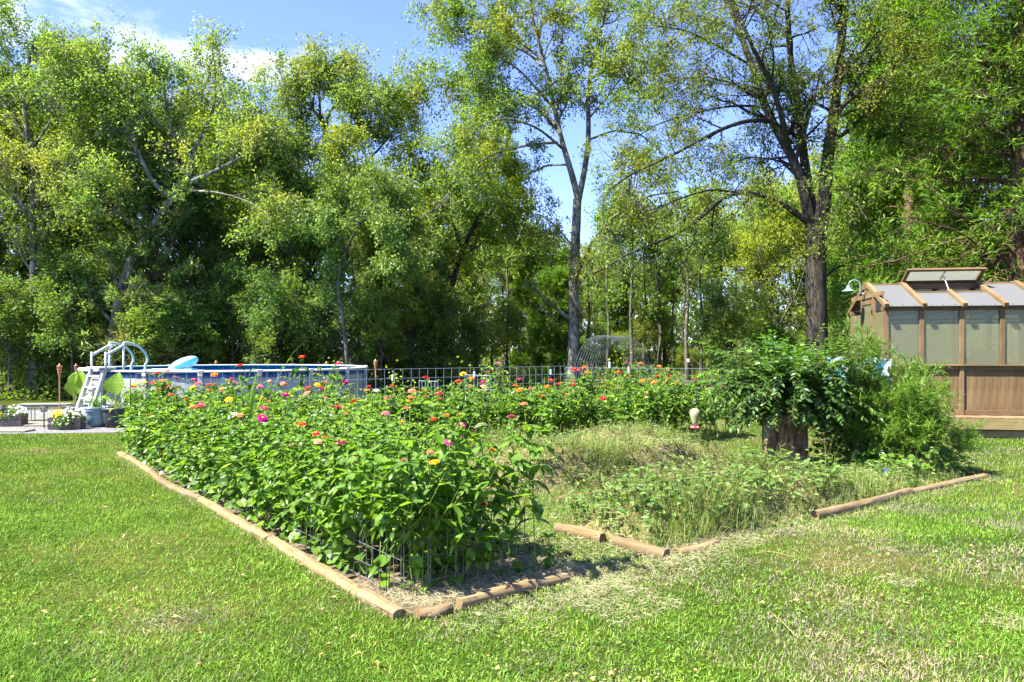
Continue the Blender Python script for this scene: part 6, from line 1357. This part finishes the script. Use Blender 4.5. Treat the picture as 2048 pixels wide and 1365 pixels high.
heart_patch('morning_glory_leaves', 'heart-shaped creeper leaves at the foot of the cosmos', [(7.5, 9.1, .15, 1.2, .04, .38, 420, .085), (7.9, 8.7, .7, 1.9, .15, .8, 420, .10), (8.0, 8.9, .5, 1.7, .5, 1.0, 320, .075), (6.4, 7.6, .15, .9, .03, .12, 90, .08), (8.3, 9.4, .1, 1.4, .03, .25, 200, .07), (6.2, 7.4, .4, 1.4, .03, .2, 60, .09)], 700, M['zleaf'])
heart_patch('bindweed_leaves', 'creeper leaves along the cage of the long bed', [(.02, .24, 2.6, 9.6, .06, .62, 1300, .085), (.04, .24, .9, 2.6, .06, .40, 130, .09), (.3, 1.2, .3, 9.4, .05, .4, 500, .09), (.2, 1.3, 9.5, 9.75, .05, .9, 200, .09)], 701, M['zleaf'])
bf = MB(); rb = np.random.default_rng(3)
t = thing('blue_wildflower', 'small blue flower spikes low in front of the cosmos', 'flower', G(1762, 975)); MB().tube([(0, 0, 0), (0, 0, .22)], .003, 4).build('stem', M['stem'], t); MB().tube([(-.2, 0, 0), (-.2, 0, .30)], .003, 4).build('stem', M['stem'], t)
for q in range(16): ell((-.2*(q % 2)+rb.normal()*.015, rb.normal()*.015, .12+.012*q), (.009, .009, .011), None, 6, 4).build('floret', flat('blue_petal', (.12, .22, .6), .6), t) if q < 1 else link('floret', bpy.data.objects['floret'].data, None, t, loc=(.012*rb.normal(), .012*rb.normal(), .008*q-.0))

# ------------------------------------------------------------------ shepherd's hook and feeder
hk = thing('shepherd_hook', 'thin black hooked pole standing on the straw mound beside the stump', 'garden hook', (*W(1430, 700, 11.6)[:2], 0))
zt = H-(790-700)/FP*11.6; rr0 = 18.5/FP*11.6
MB().tube([(0, 0, 0), (0, 0, zt)]+[(-rr0+rr0*math.cos(t_), 0, zt+rr0*math.sin(t_)) for t_ in np.linspace(.2, PI, 10)]+[(-2*rr0, 0, zt-.12), (-2*rr0-.02, 0, zt-.15), (-2*rr0-.05, 0, zt-.14), (-2*rr0-.055, 0, zt-.10)], .009, 8).build('pole', M['black'], hk, True)
MB().tube([(.0, 0, zt-.10), (.06, 0, zt-.06)], .004, 6).build('side_prong', M['black'], hk)
fz = zt-.16; fp = W(1390, 700, 11.6); fd = thing('hummingbird_feeder', 'glass nectar feeder with red base hanging from the hook', 'bird feeder', (fp[0], fp[1], fz-.36))
mgl, n, l = NT('frosted_glass'); p_ = n.new('ShaderNodeBsdfPrincipled'); p_.inputs['Base Color'].default_value = (.42, .42, .26, 1); p_.inputs['Roughness'].default_value = .15; p_.inputs['Transmission Weight'].default_value = .35; o_ = n.new('ShaderNodeOutputMaterial'); l.new(p_.outputs[0], o_.inputs[0])
MB().lathe([(.035, .04), (.045, .10), (.075, .19), (.082, .24), (.07, .285), (.04, .305), (.01, .31)], 20).build('bottle', mgl, fd, True)
MB().lathe([(.03, 0), (.075, .005), (.078, .02), (.05, .035), (.035, .045)], 20).build('base', flat('red_plastic', (.35, .02, .05), .35, .5), fd, True)
for k in range(4): a = k*PI/2+.4; MB().lathe([(.016, 0), (.012, .008), (.004, .01)], 8, (math.cos(a)*.062, math.sin(a)*.062, .022)).build('feeding_port', M['whitefl'], fd)
MB().tube([(0, 0, .30), (0, 0, .36)], .003, 5).build('hanger', M['black'], fd)

# butterfly on a zinnia of the long bed
bt = thing('butterfly', 'dark butterfly resting on a zinnia near the white bloom', 'butterfly', W(903, 884, 6.9), .5)
WG = MB().add([(0, 0, 0), (.02, .035, .02), (.055, .045, .035), (.05, .01, .03), (.02, -.005, .01)], [(0, 1, 2, 3, 4)]); WG.build('wing', flat('black_wing', (.02, .015, .03), .5), bt)
MB().add([(0, 0, 0), (-.02, .035, .02), (-.055, .045, .035), (-.05, .01, .03), (-.02, -.005, .01)], [(4, 3, 2, 1, 0)]).build('wing', M['black'], bt); MB().tube([(0, -.015, .003), (0, .02, .004)], [.003, .002], 6).build('body', M['black'], bt)
